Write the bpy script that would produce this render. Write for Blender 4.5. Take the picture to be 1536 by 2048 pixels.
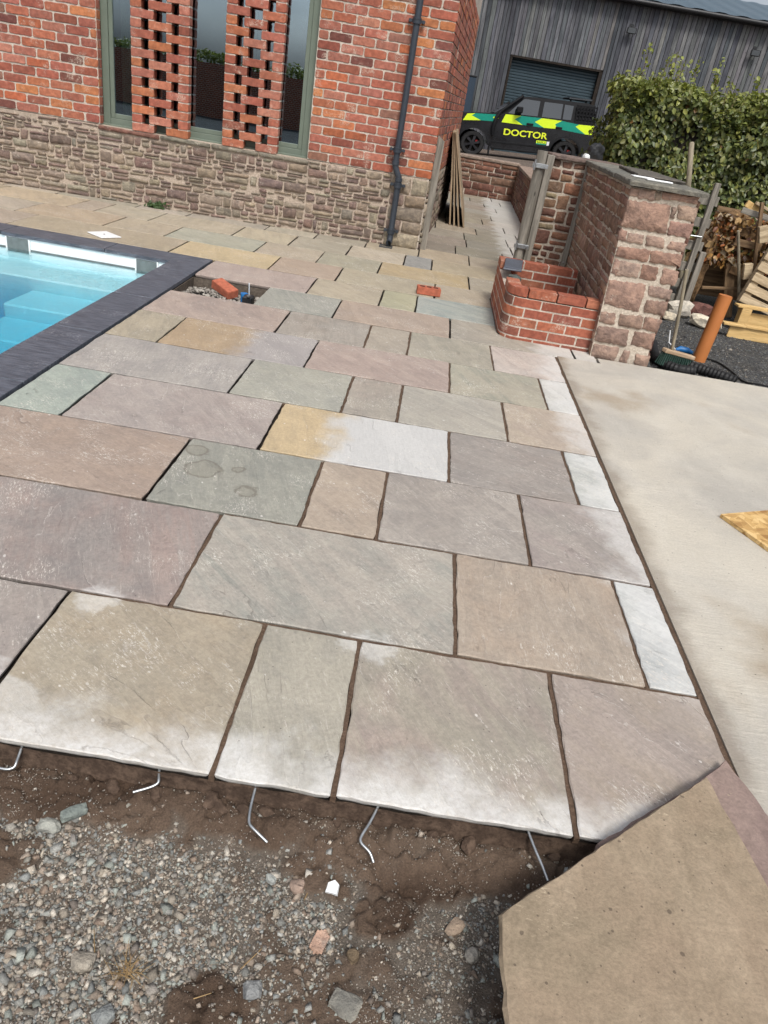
import bpy, bmesh, math, random
import numpy as np
from mathutils import Vector, Matrix, Euler

for _o in list(bpy.data.objects): bpy.data.objects.remove(_o, do_unlink=True)
scene = bpy.context.scene
COL = scene.collection
R = math.radians

# ------------------------------------------------------------------ camera
cam_data = bpy.data.cameras.new('camera')
cam = bpy.data.objects.new('camera', cam_data); COL.objects.link(cam); scene.camera = cam
cam_data.sensor_fit = 'HORIZONTAL'; cam_data.sensor_width = 36.0
cam_data.lens = 36.0 * 1449.4 / 1536.0
cam_data.clip_start = 0.05; cam_data.clip_end = 600
_r = Vector((0.98544808, 0.07888413, 0.15056354)); _d = Vector((0.16988407, -0.48632724, -0.8571028)); _f = Vector((0.00561135, 0.87020866, -0.4926514))
cam.matrix_world = Matrix(((_r.x, -_d.x, -_f.x, 0.0), (_r.y, -_d.y, -_f.y, 0.0), (_r.z, -_d.z, -_f.z, 1.5), (0, 0, 0, 1)))

# ------------------------------------------------------------------ world, sun, exposure
SUN_EL, SUN_AZ = 54.0, 166.0          # azimuth clockwise from +Y
world = bpy.data.worlds.new('World'); scene.world = world; world.use_nodes = True
wt = world.node_tree; wt.nodes.clear()
sky = wt.nodes.new('ShaderNodeTexSky'); sky.sky_type = 'NISHITA'; sky.sun_disc = False
sky.sun_elevation = R(SUN_EL); sky.sun_rotation = R(SUN_AZ)
sky.air_density = 1.0; sky.dust_density = 4.0; sky.ozone_density = 1.0
hs = wt.nodes.new('ShaderNodeHueSaturation'); hs.inputs['Saturation'].default_value = 0.36
# soft broken cloud, so the sky is not an even gradient
tcw = wt.nodes.new('ShaderNodeTexCoord'); nzw = wt.nodes.new('ShaderNodeTexNoise')
nzw.inputs['Scale'].default_value = 3.0; nzw.inputs['Detail'].default_value = 5.0
mpw = wt.nodes.new('ShaderNodeMapping'); mpw.inputs['Scale'].default_value = (1, 1, 2.6)
crw = wt.nodes.new('ShaderNodeValToRGB'); crw.color_ramp.elements[0].position = 0.34; crw.color_ramp.elements[1].position = 0.68
crw.color_ramp.elements[0].color = (0.62, 0.64, 0.68, 1); crw.color_ramp.elements[1].color = (1.35, 1.35, 1.35, 1)
mxw = wt.nodes.new('ShaderNodeMix'); mxw.data_type = 'RGBA'; mxw.blend_type = 'MULTIPLY'; mxw.inputs[0].default_value = 1.0
bg = wt.nodes.new('ShaderNodeBackground'); bg.inputs['Strength'].default_value = 0.11
wo = wt.nodes.new('ShaderNodeOutputWorld')
wt.links.new(sky.outputs[0], hs.inputs['Color'])
wt.links.new(tcw.outputs['Generated'], mpw.inputs[0]); wt.links.new(mpw.outputs[0], nzw.inputs['Vector'])
wt.links.new(nzw.outputs['Fac'], crw.inputs[0])
wt.links.new(hs.outputs[0], mxw.inputs[6]); wt.links.new(crw.outputs[0], mxw.inputs[7])
wt.links.new(mxw.outputs[2], bg.inputs['Color']); wt.links.new(bg.outputs[0], wo.inputs[0])
sun_d = bpy.data.lights.new('sun', 'SUN'); sun = bpy.data.objects.new('sun', sun_d); COL.objects.link(sun)
sun_d.energy = 1.5; sun_d.angle = R(12); sun_d.color = (1.0, 0.955, 0.89)
_az, _el = R(SUN_AZ), R(SUN_EL)
_to = Vector((math.sin(_az) * math.cos(_el), math.cos(_az) * math.cos(_el), math.sin(_el)))
sun.rotation_euler = (-_to).to_track_quat('-Z', 'Y').to_euler(); sun.location = _to * 50
vs = scene.view_settings
vs.view_transform = 'Standard'; vs.look = 'None'; vs.gamma = 1.0; vs.use_curve_mapping = False; vs.exposure = 0.66
scene.cycles.use_denoising = True
scene.cycles.max_bounces = 8; scene.cycles.transparent_max_bounces = 12
scene.cycles.sample_clamp_indirect = 6.0

# ------------------------------------------------------------------ helpers
rng = random.Random(7)
def lin(c):
    return tuple((x / 12.92 if x <= 0.04045 else ((x + 0.055) / 1.055) ** 2.4) for x in (v / 255.0 for v in c))
def vary(c, a, r=rng):
    k = 1 + r.uniform(-a, a)
    return tuple(max(0.0, min(1.0, v * k * (1 + r.uniform(-a, a) * 0.25))) for v in c)
def tag(o, label=None, cat=None, group=None, kind=None):
    if label: o['label'] = label
    if cat: o['category'] = cat
    if group: o['group'] = group
    if kind: o['kind'] = kind
    return o
def empty(name, loc=(0, 0, 0), rz=0.0, parent=None):
    o = bpy.data.objects.new(name, None); COL.objects.link(o); o.location = loc; o.rotation_euler = (0, 0, rz)
    o.empty_display_size = 0.1
    if parent: o.parent = parent
    return o
def link(name, me, mat=None, parent=None, loc=(0, 0, 0), rot=(0, 0, 0), color=None, scale=None):
    o = bpy.data.objects.new(name, me); COL.objects.link(o)
    if mat and not me.materials: me.materials.append(mat)
    if parent: o.parent = parent
    o.location = loc; o.rotation_euler = rot
    if scale: o.scale = scale
    if color: o.color = (*color[:3], 1.0)
    return o
def mesh(name, v, f, smooth=False):
    me = bpy.data.meshes.new(name); me.from_pydata([tuple(p) for p in v], [], f); me.update()
    if smooth is True: me.polygons.foreach_set('use_smooth', [True] * len(me.polygons))
    elif smooth: me.polygons.foreach_set('use_smooth', smooth)
    return me
def vcol(me, cols):
    a = me.color_attributes.new('Col', 'FLOAT_COLOR', 'POINT')
    arr = np.ones((len(me.vertices), 4), dtype=np.float32); arr[:, :3] = np.asarray(cols, dtype=np.float32)
    a.data.foreach_set('color', arr.ravel())

class MB:
    """collects shapes into one mesh"""
    def __init__(s): s.v = []; s.f = []; s.sm = []; s.c = []
    def add(s, v, f, sm=False, col=None):
        n = len(s.v); s.v += [tuple(p) for p in v]; s.f += [tuple(i + n for i in q) for q in f]; s.sm += [sm] * len(f)
        s.c += [col or (1, 1, 1)] * len(v); return s
    def box(s, x0, x1, y0, y1, z0, z1, M=None, col=None, bev=0.0):
        if bev > 0:
            b = min(bev, (x1 - x0) * .45, (y1 - y0) * .45, (z1 - z0) * .45); bm = bmesh.new()
            bmesh.ops.create_cube(bm, size=1)
            for q in bm.verts: q.co = ((x0 + x1) / 2 + q.co.x * (x1 - x0), (y0 + y1) / 2 + q.co.y * (y1 - y0), (z0 + z1) / 2 + q.co.z * (z1 - z0))
            bmesh.ops.bevel(bm, geom=bm.edges[:], offset=b, segments=1, affect='EDGES')
            bm.verts.index_update(); v = [q.co.copy() for q in bm.verts]; f = [[q.index for q in p.verts] for p in bm.faces]; bm.free()
        else:
            v = [Vector(p) for p in ((x0, y0, z0), (x1, y0, z0), (x1, y1, z0), (x0, y1, z0), (x0, y0, z1), (x1, y0, z1), (x1, y1, z1), (x0, y1, z1))]
            f = [(3, 2, 1, 0), (4, 5, 6, 7), (0, 1, 5, 4), (1, 2, 6, 5), (2, 3, 7, 6), (3, 0, 4, 7)]
        if M is not None: v = [M @ p for p in v]
        return s.add(v, f, False, col)
    def prism(s, poly, a, b, axis='y', M=None, col=None):
        """polygon (2-D) extruded between a and b along axis"""
        n = len(poly)
        P = {'y': lambda u, w, t: Vector((u, t, w)), 'z': lambda u, w, t: Vector((u, w, t)), 'x': lambda u, w, t: Vector((t, u, w))}[axis]
        v = [P(u, w, a) for u, w in poly] + [P(u, w, b) for u, w in poly]
        f = [tuple(range(n)), tuple(range(2 * n - 1, n - 1, -1))] + [(i, i + n, (i + 1) % n + n, (i + 1) % n) for i in range(n)]
        if M is not None: v = [M @ p for p in v]
        return s.add(v, f, False, col)
    def tube(s, pts, r, n=10, cap=True, col=None, sm=True):
        pts = [Vector(p) for p in pts]; rr = r if isinstance(r, (list, tuple)) else [r] * len(pts)
        rings = []; up = None
        for i, p in enumerate(pts):
            t = (pts[min(i + 1, len(pts) - 1)] - pts[max(i - 1, 0)]).normalized()
            if up is None: up = Vector((0, 0, 1)) if abs(t.z) < .9 else Vector((1, 0, 0))
            a = t.cross(up)
            if a.length < 1e-4: a = t.orthogonal()
            a.normalize(); b = a.cross(t).normalized(); up = b
            rings.append([p + (a * math.cos(2 * math.pi * k / n) + b * math.sin(2 * math.pi * k / n)) * rr[i] for k in range(n)])
        v = [q for g in rings for q in g]; f = []
        for i in range(len(pts) - 1):
            for k in range(n): f.append((i * n + k, i * n + (k + 1) % n, (i + 1) * n + (k + 1) % n, (i + 1) * n + k))
        s.add(v, f, sm, col)
        if cap:
            s.add(rings[0], [tuple(range(n - 1, -1, -1))], False, col); s.add(rings[-1], [tuple(range(n))], False, col)
        return s
    def build(s, name, mat, parent=None, loc=(0, 0, 0), rot=(0, 0, 0), color=None, usecol=False):
        me = mesh(name, s.v, s.f, s.sm)
        if usecol: vcol(me, s.c)
        bm = bmesh.new(); bm.from_mesh(me); bmesh.ops.recalc_face_normals(bm, faces=bm.faces[:]); bm.to_mesh(me); bm.free()
        return link(name, me, mat, parent, loc, rot, color)

# ------------------------------------------------------------------ numpy noise
def vnoise(x, y, seed=0):
    xi = np.floor(x).astype(np.int64); yi = np.floor(y).astype(np.int64); xf = x - xi; yf = y - yi
    def h(a, b):
        n = (a * 374761393 + b * 668265263 + seed * 982451653) & 0x7fffffff
        n = (n ^ (n >> 13)) * 1274126177 & 0x7fffffff
        return ((n ^ (n >> 16)) & 0xffff) / 65535.0
    u = xf * xf * (3 - 2 * xf); w = yf * yf * (3 - 2 * yf)
    return (h(xi, yi) * (1 - u) + h(xi + 1, yi) * u) * (1 - w) + (h(xi, yi + 1) * (1 - u) + h(xi + 1, yi + 1) * u) * w
def fbm(x, y, s, o=4, seed=0):
    t = 0; a = 1; n = 0
    for k in range(o):
        t = t + a * vnoise(x * s * 2 ** k, y * s * 2 ** k, seed + k * 17); n += a; a *= .5
    return t / n

# ------------------------------------------------------------------ material building
class NT:
    def __init__(s, name):
        s.m = bpy.data.materials.new(name); s.m.use_nodes = True; s.t = s.m.node_tree; s.t.nodes.clear()
        s.out = s.t.nodes.new('ShaderNodeOutputMaterial'); s._pos = None
    def n(s, t, **k):
        x = s.t.nodes.new(t)
        for a, b in k.items(): setattr(x, a, b)
        return x
    def set(s, sock, v):
        if isinstance(v, bpy.types.NodeSocket): s.t.links.new(v, sock)
        elif isinstance(v, (tuple, list)):
            sock.default_value = (*v, 1.0) if len(v) == 3 and sock.type == 'RGBA' else v
        else: sock.default_value = v
    def pos(s):
        if s._pos is None: s._pos = s.n('ShaderNodeNewGeometry').outputs['Position']
        return s._pos
    def obj(s): return s.n('ShaderNodeTexCoord').outputs['Object']
    def map(s, v, scale=(1, 1, 1), rot=(0, 0, 0), loc=(0, 0, 0)):
        x = s.n('ShaderNodeMapping'); s.set(x.inputs[0], v)
        x.inputs['Scale'].default_value = scale; x.inputs['Rotation'].default_value = rot; x.inputs['Location'].default_value = loc
        return x.outputs[0]
    def noise(s, scale, detail=3.0, rough=.55, vec=None, dist=0.0):
        x = s.n('ShaderNodeTexNoise'); x.inputs['Scale'].default_value = scale; x.inputs['Detail'].default_value = detail
        x.inputs['Roughness'].default_value = rough; x.inputs['Distortion'].default_value = dist
        s.set(x.inputs['Vector'], vec if vec is not None else s.pos()); return x.outputs['Fac']
    def voro(s, scale, vec=None, feat='F1', out='Distance', rnd=1.0, dim='3D'):
        x = s.n('ShaderNodeTexVoronoi', feature=feat, voronoi_dimensions=dim); x.inputs['Scale'].default_value = scale
        if 'Randomness' in x.inputs: x.inputs['Randomness'].default_value = rnd
        s.set(x.inputs['Vector'], vec if vec is not None else s.pos()); return x.outputs[out]
    def rng(s, v, a, b, c=0.0, d=1.0, smooth=True):
        x = s.n('ShaderNodeMapRange'); x.interpolation_type = 'SMOOTHSTEP' if smooth else 'LINEAR'
        s.set(x.inputs[0], v)
        for i, q in enumerate((a, b, c, d)): s.set(x.inputs[i + 1], q)
        return x.outputs[0]
    def math(s, op, a, b=None):
        x = s.n('ShaderNodeMath', operation=op); s.set(x.inputs[0], a)
        if b is not None: s.set(x.inputs[1], b)
        return x.outputs[0]
    def mix(s, f, a, b, mode='MIX'):
        x = s.n('ShaderNodeMix', data_type='RGBA', blend_type=mode); s.set(x.inputs[0], f); s.set(x.inputs[6], a); s.set(x.inputs[7], b)
        return x.outputs[2]
    def ramp(s, f, stops):
        x = s.n('ShaderNodeValToRGB'); s.set(x.inputs[0], f); e = x.color_ramp.elements
        while len(e) < len(stops): e.new(.5)
        for q, (p, c) in zip(e, stops): q.position = p; q.color = (*c, 1.0)
        return x.outputs[0]
    def sep(s, v):
        x = s.n('ShaderNodeSeparateXYZ'); s.set(x.inputs[0], v); return x.outputs
    def objcol(s): return s.n('ShaderNodeObjectInfo').outputs['Color']
    def objrand(s): return s.n('ShaderNodeObjectInfo').outputs['Random']
    def attr(s, name, typ='GEOMETRY', out='Color'):
        x = s.n('ShaderNodeAttribute', attribute_name=name, attribute_type=typ); return x.outputs[out]
    def bump(s, h, dist=.01, strength=1.0, normal=None):
        x = s.n('ShaderNodeBump'); s.set(x.inputs['Height'], h); x.inputs['Distance'].default_value = dist; x.inputs['Strength'].default_value = strength
        if normal is not None: s.set(x.inputs['Normal'], normal)
        return x.outputs[0]
    def pbr(s, col, rough=.7, spec=.4, metal=0.0, normal=None, **k):
        x = s.n('ShaderNodeBsdfPrincipled'); s.set(x.inputs['Base Color'], col); s.set(x.inputs['Roughness'], rough)
        s.set(x.inputs['Specular IOR Level'], spec); s.set(x.inputs['Metallic'], metal)
        if normal is not None: s.set(x.inputs['Normal'], normal)
        for a, b in k.items(): s.set(x.inputs[a.replace('_', ' ')], b)
        s.t.links.new(x.outputs[0], s.out.inputs[0]); return s.m

def simple(name, c, rough=.6, spec=.4, metal=0.0, var=.12, scale=20, bump=0.0):
    t = NT(name); n = t.noise(scale, 4)
    col = t.mix(t.rng(n, .3, .7), tuple(v * (1 - var) for v in lin(c)), tuple(min(1, v * (1 + var)) for v in lin(c)))
    return t.pbr(col, t.rng(n, .2, .8, rough - .06, rough + .06), spec, metal, t.bump(n, bump) if bump else None)

def m_brick(name, vc=False):
    t = NT(name); base = t.attr('Col') if vc else t.objcol(); p = t.pos()
    n1 = t.noise(26, 4, .6); n2 = t.noise(9, 3); n3 = t.noise(90, 3, .7)
    col = t.mix(t.rng(n1, .3, .75), t.mix(1, base, (.74, .72, .72), 'MULTIPLY'), t.mix(1, base, (1.16, 1.16, 1.14), 'MULTIPLY'))
    col = t.mix(t.rng(t.noise(14, 4, .65, t.map(p, loc=(3, 7, 1))), .60, .78, 0, .55), col, lin((96, 62, 52)))       # burnt patches
    smear = t.math('MULTIPLY', t.rng(t.noise(6, 5, .7, t.map(p, loc=(11, 2, 5))), .53, .68), t.rng(n3, .42, .60))
    col = t.mix(t.math('MULTIPLY', smear, .75), col, lin((196, 178, 162)))                                           # lime smears
    h = t.math('ADD', t.math('MULTIPLY', n1, .6), t.math('MULTIPLY', n3, .4))
    return t.pbr(col, .88, .25, 0, t.bump(h, .006, .9))
def m_stone(name, lime=.5, vc=False):
    t = NT(name); base = t.attr('Col') if vc else t.objcol(); p = t.pos()
    n1 = t.noise(18, 5, .65); n2 = t.noise(70, 4, .7); lay = t.noise(30, 3, .6, t.map(p, (1, 1, 4)))
    col = t.mix(t.rng(n1, .3, .72), t.mix(1, base, (.66, .66, .67), 'MULTIPLY'), t.mix(1, base, (1.28, 1.25, 1.2), 'MULTIPLY'))
    col = t.mix(t.rng(lay, .52, .66, 0, .35), col, t.mix(1, base, (.55, .52, .52), 'MULTIPLY'))
    sm = t.math('MULTIPLY', t.rng(t.noise(7, 5, .7, t.map(p, loc=(4, 9, 2))), .56, .72), t.rng(n2, .45, .6))
    col = t.mix(t.math('MULTIPLY', sm, lime), col, lin((205, 196, 182)))
    h = t.math('ADD', t.math('MULTIPLY', n1, .7), t.math('MULTIPLY', n2, .35))
    return t.pbr(col, .92, .18, 0, t.bump(h, .022, 1.0))
def m_mortar(name, c1, c2, sc=60):
    t = NT(name); n = t.noise(sc, 4, .7); n2 = t.noise(5, 3)
    col = t.mix(t.rng(n, .35, .7), lin(c1), lin(c2)); col = t.mix(t.rng(n2, .45, .7, 0, .4), col, tuple(v * .6 for v in lin(c1)))
    return t.pbr(col, .95, .15, 0, t.bump(n, .006, 1))
def m_slab():
    t = NT('sandstone_paving'); p = t.pos(); base = t.objcol(); t2 = t.attr('tint', 'OBJECT'); tone = t.attr('tone', 'OBJECT'); sp = t.attr('split', 'OBJECT', 'Fac'); rn = t.objrand()
    x = t.sep(p)
    off = t.n('ShaderNodeVectorMath', operation='MULTIPLY_ADD'); t.set(off.inputs[0], (37.0, 19.0, 5.0)); 
    cmb = t.n('ShaderNodeCombineXYZ'); t.set(cmb.inputs[0], rn); t.set(cmb.inputs[1], rn); t.set(cmb.inputs[2], rn)
    t.set(off.inputs[1], cmb.outputs[0]); t.set(off.inputs[2], p); q = off.outputs[0]
    ang = t.n('ShaderNodeVectorRotate', rotation_type='Z_AXIS'); t.set(ang.inputs['Vector'], q); t.set(ang.inputs['Angle'], t.math('ADD', t.math('MULTIPLY', t.math('SUBTRACT', rn, .5), 1.1), -.62)); q2 = ang.outputs[0]
    big = t.noise(2.2, 4, .6, q, .6); band = t.noise(3.2, 5, .7, t.map(q2, (4.5, .55, 1)), .5); fine = t.noise(70, 5, .75, q2)
    streak = t.noise(14, 4, .7, t.map(q2, (4, .9, 1)), 1.6); grain = t.noise(420, 2, .6)
    base = t.mix(.19, t.mix(1, base, (1.09, 1.085, 1.055), 'MULTIPLY'), (.330, .305, .270)); t2 = t.mix(.17, t.mix(1, t2, (1.10, 1.105, 1.085), 'MULTIPLY'), (.355, .330, .295))
    col = t.mix(t.rng(big, .36, .66, 0, .95), base, t2)
    patch = t.noise(5.5, 5, .7, q, 1.0); col = t.mix(t.rng(patch, .42, .62), t.mix(1, col, (.93, .935, .94), 'MULTIPLY'), t.mix(1, col, (1.06, 1.055, 1.04), 'MULTIPLY'))
    col = t.mix(t.rng(band, .42, .60, 0, .6), t.mix(1, col, (.955, .955, .96), 'MULTIPLY'), t.mix(1, t2, (1.05, 1.04, 1.03), 'MULTIPLY'))
    gst = t.noise(26, 5, .8, t.map(q2, (5, .5, 1)), .6); col = t.mix(t.math('MULTIPLY', t.rng(gst, .56, .70), t.rng(t.noise(2.6, 3, .6, q), .40, .62, .1, .7)), col, lin((196, 188, 178)))
    col = t.mix(t.rng(streak, .38, .62), t.mix(1, col, (.955, .955, .96), 'MULTIPLY'), t.mix(1, col, (1.04, 1.04, 1.035), 'MULTIPLY'))
    col = t.mix(t.rng(fine, .35, .65, 0, 1), t.mix(1, col, (.90, .895, .89), 'MULTIPLY'), t.mix(1, col, (1.08, 1.08, 1.07), 'MULTIPLY'))
    col = t.mix(t.rng(grain, .4, .6, 0, .5), t.mix(1, col, (.93, .93, .93), 'MULTIPLY'), col)
    # two-tone stones: a second colour beyond x = split
    edge = t.math('ADD', x[0], t.math('MULTIPLY', t.math('SUBTRACT', t.noise(7, 3, .5, p), .5), .30))
    two = t.rng(t.math('SUBTRACT', edge, sp), -.08, .10)
    col = t.mix(two, col, t.mix(t.rng(t.math('MULTIPLY', t.math('ADD', fine, gst), .5), .38, .62), t.mix(1, tone, (.90, .90, .90), 'MULTIPLY'), t.mix(1, tone, (1.06, 1.06, 1.06), 'MULTIPLY')))
    # dried white scum on the outer edges of the paving, in torn patches
    nd = t.math('SUBTRACT', t.noise(5.5, 4, .62, p), .5)
    fy = t.math('ADD', t.math('SUBTRACT', x[1], 1.202), t.math('MULTIPLY', nd, .42)); dm1 = t.rng(fy, -.02, .20, .95, 0)
    fx = t.math('ADD', t.math('SUBTRACT', 1.112, x[0]), t.math('MULTIPLY', nd, .5)); dm2 = t.math('MULTIPLY', t.rng(fx, .02, .22, .62, 0), t.rng(x[1], 1.5, 2.3))
    for (sx_, sy_, sr_) in ((-.97, 1.24, .19), (.045, 1.775, .075), (-.84, 1.79, .05)):
        dd = t.n('ShaderNodeVectorMath', operation='DISTANCE'); t.set(dd.inputs[0], p); dd.inputs[1].default_value = (sx_, sy_, 0)
        ms = t.rng(t.math('ADD', t.math('SUBTRACT', dd.outputs['Value'], sr_), t.math('MULTIPLY', nd, .30)), -.02, .02, .5, 0); dm1 = t.math('MAXIMUM', dm1, ms)
    dm = t.math('MULTIPLY', t.math('MAXIMUM', dm1, dm2), t.rng(t.noise(60, 5, .75, p), .25, .7, .55, 1.0))
    col = t.mix(dm, col, lin((210, 209, 206)))
    for (sx_, sy_, sr_) in ((-.783, 2.75, .075), (-.86, 2.92, .05), (-.566, 2.62, .042), (-.64, 2.80, .02)):      # dried water marks
        dd = t.n('ShaderNodeVectorMath', operation='DISTANCE'); t.set(dd.inputs[0], p); dd.inputs[1].default_value = (sx_, sy_, 0)
        e_ = t.math('ADD', t.math('SUBTRACT', dd.outputs['Value'], sr_), t.math('MULTIPLY', t.math('SUBTRACT', t.noise(13, 3, .6, p), .5), .09))
        col = t.mix(t.rng(e_, -.006, .004, .25, 0), col, lin((120, 114, 100))); col = t.mix(t.rng(t.math('ABSOLUTE', e_), .0, .013, .6, 0), col, lin((104, 98, 88)))
    # pale scuffs and trowel smears
    scf = t.math('MULTIPLY', t.rng(t.noise(3.4, 4, .6, t.map(p, loc=(5, 8, 0)), .4), .50, .64), t.rng(t.noise(60, 4, .8, t.map(q2, (2.6, .8, 1)), .9), .548, .625))
    col = t.mix(t.math('MULTIPLY', scf, .95), col, lin((206, 200, 190)))
    vq = t.map(q2, (1, .6, 1)); rr = t.sep(t.voro(19, vq, out='Color', dim='2D'))[0]; spk = t.rng(t.math('SUBTRACT', t.math('ADD', t.voro(19, vq, dim='2D'), t.math('MULTIPLY', t.math('SUBTRACT', t.noise(90, 2, .5, q), .5), .12)), t.math('MULTIPLY', t.math('POWER', rr, 3.0), .10)), -.02, .0, 1, 0); spk = t.math('MULTIPLY', spk, t.rng(t.noise(4, 3, .6, q), .50, .60)); col = t.mix(t.math('MULTIPLY', spk, .6), col, lin((216, 212, 206)))
    dk = t.rng(t.voro(10.0, t.map(q, loc=(3, 1, 0)), dim='2D'), .012, .030, 1, 0); dk = t.math('MULTIPLY', dk, t.rng(t.noise(2, 2, .5, q), .52, .58)); col = t.mix(t.math('MULTIPLY', dk, .6), col, lin((58, 50, 48)))
    h = t.math('ADD', t.math('MULTIPLY', big, 1.0), t.math('ADD', t.math('MULTIPLY', streak, .16), t.math('MULTIPLY', fine, .16)))
    tn = t.math('ADD', t.math('MULTIPLY', t.noise(1.5, 4, .5, t.map(q2, (2.4, .6, 1)), .5), 9.0), t.math('MULTIPLY', fine, .35))
    fr_ = t.math('FRACT', tn); lay = t.math('FLOOR', tn); wn = t.n('ShaderNodeTexWhiteNoise', noise_dimensions='1D'); t.set(wn.inputs['W'], lay); lv = wn.outputs['Value']
    edge_ = t.math('MULTIPLY', t.rng(fr_, .92, .99), t.rng(t.noise(4.5, 3, .6, q), .54, .66))
    col = t.mix(t.rng(lv, 0, 1, 0, .75), t.mix(1, col, (.955, .955, .955), 'MULTIPLY'), t.mix(1, col, (1.05, 1.05, 1.045), 'MULTIPLY'))
    col = t.mix(t.math('MULTIPLY', edge_, .27), col, lin((112, 102, 96)))
    edl = t.math('MULTIPLY', t.rng(fr_, .0, .06, 1, 0), t.rng(t.noise(7, 3, .6, t.map(q, loc=(2, 5, 0))), .50, .62)); col = t.mix(t.math('MULTIPLY', edl, .40), col, lin((212, 206, 198)))
    h = t.math('ADD', h, t.math('ADD', t.math('MULTIPLY', lv, .10), t.math('MULTIPLY', edge_, -.16)))
    return t.pbr(col, t.rng(fine, .3, .7, .62, .82), .22, 0, t.bump(h, .012, .8))
def m_concrete():
    t = NT('power_floated_concrete'); p = t.pos(); x = t.sep(p)
    a = t.noise(1.1, 5, .6, p, .6); b = t.noise(4.5, 5, .65, t.map(p, (1, .45, 1), (0, 0, .5))); c = t.noise(120, 3, .7)
    col = t.mix(t.rng(a, .35, .68), lin((172, 167, 158)), lin((194, 187, 173)))
    col = t.mix(t.rng(b, .44, .70, 0, .35), col, lin((200, 195, 184)))
    col = t.mix(t.rng(t.noise(1.5, 4, .55, t.map(p, loc=(6.3, 2.2, 0))), .56, .74, 0, .6), col, lin((150, 132, 108)))
    ed = t.math('ADD', t.math('SUBTRACT', x[0], 1.125), t.math('MULTIPLY', t.math('SUBTRACT', t.noise(4, 4, .6), .5), .26))
    col = t.mix(t.rng(ed, -.01, .10, .5, 0), col, lin((110, 94, 78)))          # wet grout spread along the joint
    col = t.mix(t.rng(c, .3, .7, 0, 1), t.mix(1, col, (.92, .92, .92), 'MULTIPLY'), t.mix(1, col, (1.06, 1.06, 1.06), 'MULTIPLY'))
    scr = t.rng(t.noise(26, 4, .8, t.map(p, (2.4, .3, 1), (0, 0, .6)), .6), .62, .70, 0, .22); col = t.mix(scr, col, lin((224, 220, 212)))
    scr2 = t.rng(t.noise(22, 6, .8, t.map(p, (.5, 4, 1), (0, 0, .12)), .9), .36, .66); col = t.mix(scr2, t.mix(1, col, (.96, .96, .955), 'MULTIPLY'), t.mix(1, col, (1.03, 1.03, 1.03), 'MULTIPLY'))
    sp3 = t.rng(t.noise(260, 3, .8), .60, .72, 0, .35); col = t.mix(sp3, col, lin((120, 112, 102)))
    arc = t.rng(t.math('ABSOLUTE', t.math('SUBTRACT', t.noise(2.2, 4, .6, t.map(p, (1, .4, 1), (0, 0, .35)), 1.2), .5)), .0, .006, .10, 0); col = t.mix(arc, col, lin((128, 116, 102)))
    dk = t.rng(t.voro(6.0, dim='2D'), .010, .022, .7, 0); col = t.mix(dk, col, lin((70, 64, 58)))
    return t.pbr(col, t.rng(b, .3, .7, .55, .72), .35, 0, t.bump(t.math('ADD', t.math('MULTIPLY', c, .35), t.math('ADD', b, t.math('MULTIPLY', scr2, .3))), .005, .7))
def m_wood(name, c1, c2, grain=(1, 1, 12), rough=.85, sc=26, knots=False, useobj=False):
    t = NT(name); p = t.obj() if not useobj else t.obj()
    rn = t.objrand(); cmb = t.n('ShaderNodeCombineXYZ')
    for i in range(3): t.set(cmb.inputs[i], t.math('MULTIPLY', rn, 13.0 + 7 * i))
    ad = t.n('ShaderNodeVectorMath', operation='ADD'); t.set(ad.inputs[0], p); t.set(ad.inputs[1], cmb.outputs[0]); p = ad.outputs[0]
    g = t.noise(sc, 4, .65, t.map(p, tuple(1.0 / v if v > 1 else 1.0 for v in grain)), .3); f = t.noise(sc * 4, 3, .7, t.map(p, tuple(1.0 / v if v > 1 else 1.0 for v in grain)))
    a, b = (lin(c1), lin(c2))
    if useobj:
        oc = t.objcol(); a = t.mix(1, oc, (.62, .62, .64), 'MULTIPLY'); b = t.mix(1, oc, (1.25, 1.24, 1.22), 'MULTIPLY')
    col = t.mix(t.rng(g, .32, .68), a, b); col = t.mix(t.rng(f, .5, .75, 0, .5), col, tuple(v * .45 for v in lin(c1)))
    if knots:
        k = t.rng(t.voro(3.2, t.map(p, (2.2, 2.2, .9))), .03, .09, .85, 0); col = t.mix(k, col, tuple(v * .25 for v in lin(c1)))
    return t.pbr(col, rough, .25, 0, t.bump(t.math('ADD', g, t.math('MULTIPLY', f, .5)), .004, .8))
def m_leaf(name, trans=.25):
    t = NT(name); c = t.attr('Col'); x = t.n('ShaderNodeBsdfPrincipled'); t.set(x.inputs['Base Color'], c); x.inputs['Roughness'].default_value = .42
    x.inputs['Specular IOR Level'].default_value = .45
    tr = t.n('ShaderNodeBsdfTranslucent'); t.set(tr.inputs[0], t.mix(1, c, (1.2, 1.3, .6), 'MULTIPLY')); mx = t.n('ShaderNodeMixShader'); mx.inputs[0].default_value = trans
    t.t.links.new(x.outputs[0], mx.inputs[1]); t.t.links.new(tr.outputs[0], mx.inputs[2]); t.t.links.new(mx.outputs[0], t.out.inputs[0]); return t.m
def m_vc(name, rough=.85, spec=.3, bumpd=.003, sc=160):
    t = NT(name); n = t.noise(sc, 4, .7); c = t.attr('Col')
    col = t.mix(t.rng(n, .3, .7), t.mix(1, c, (.72, .72, .72), 'MULTIPLY'), t.mix(1, c, (1.2, 1.2, 1.2), 'MULTIPLY'))
    return t.pbr(col, rough, spec, 0, t.bump(n, bumpd, 1))
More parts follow.
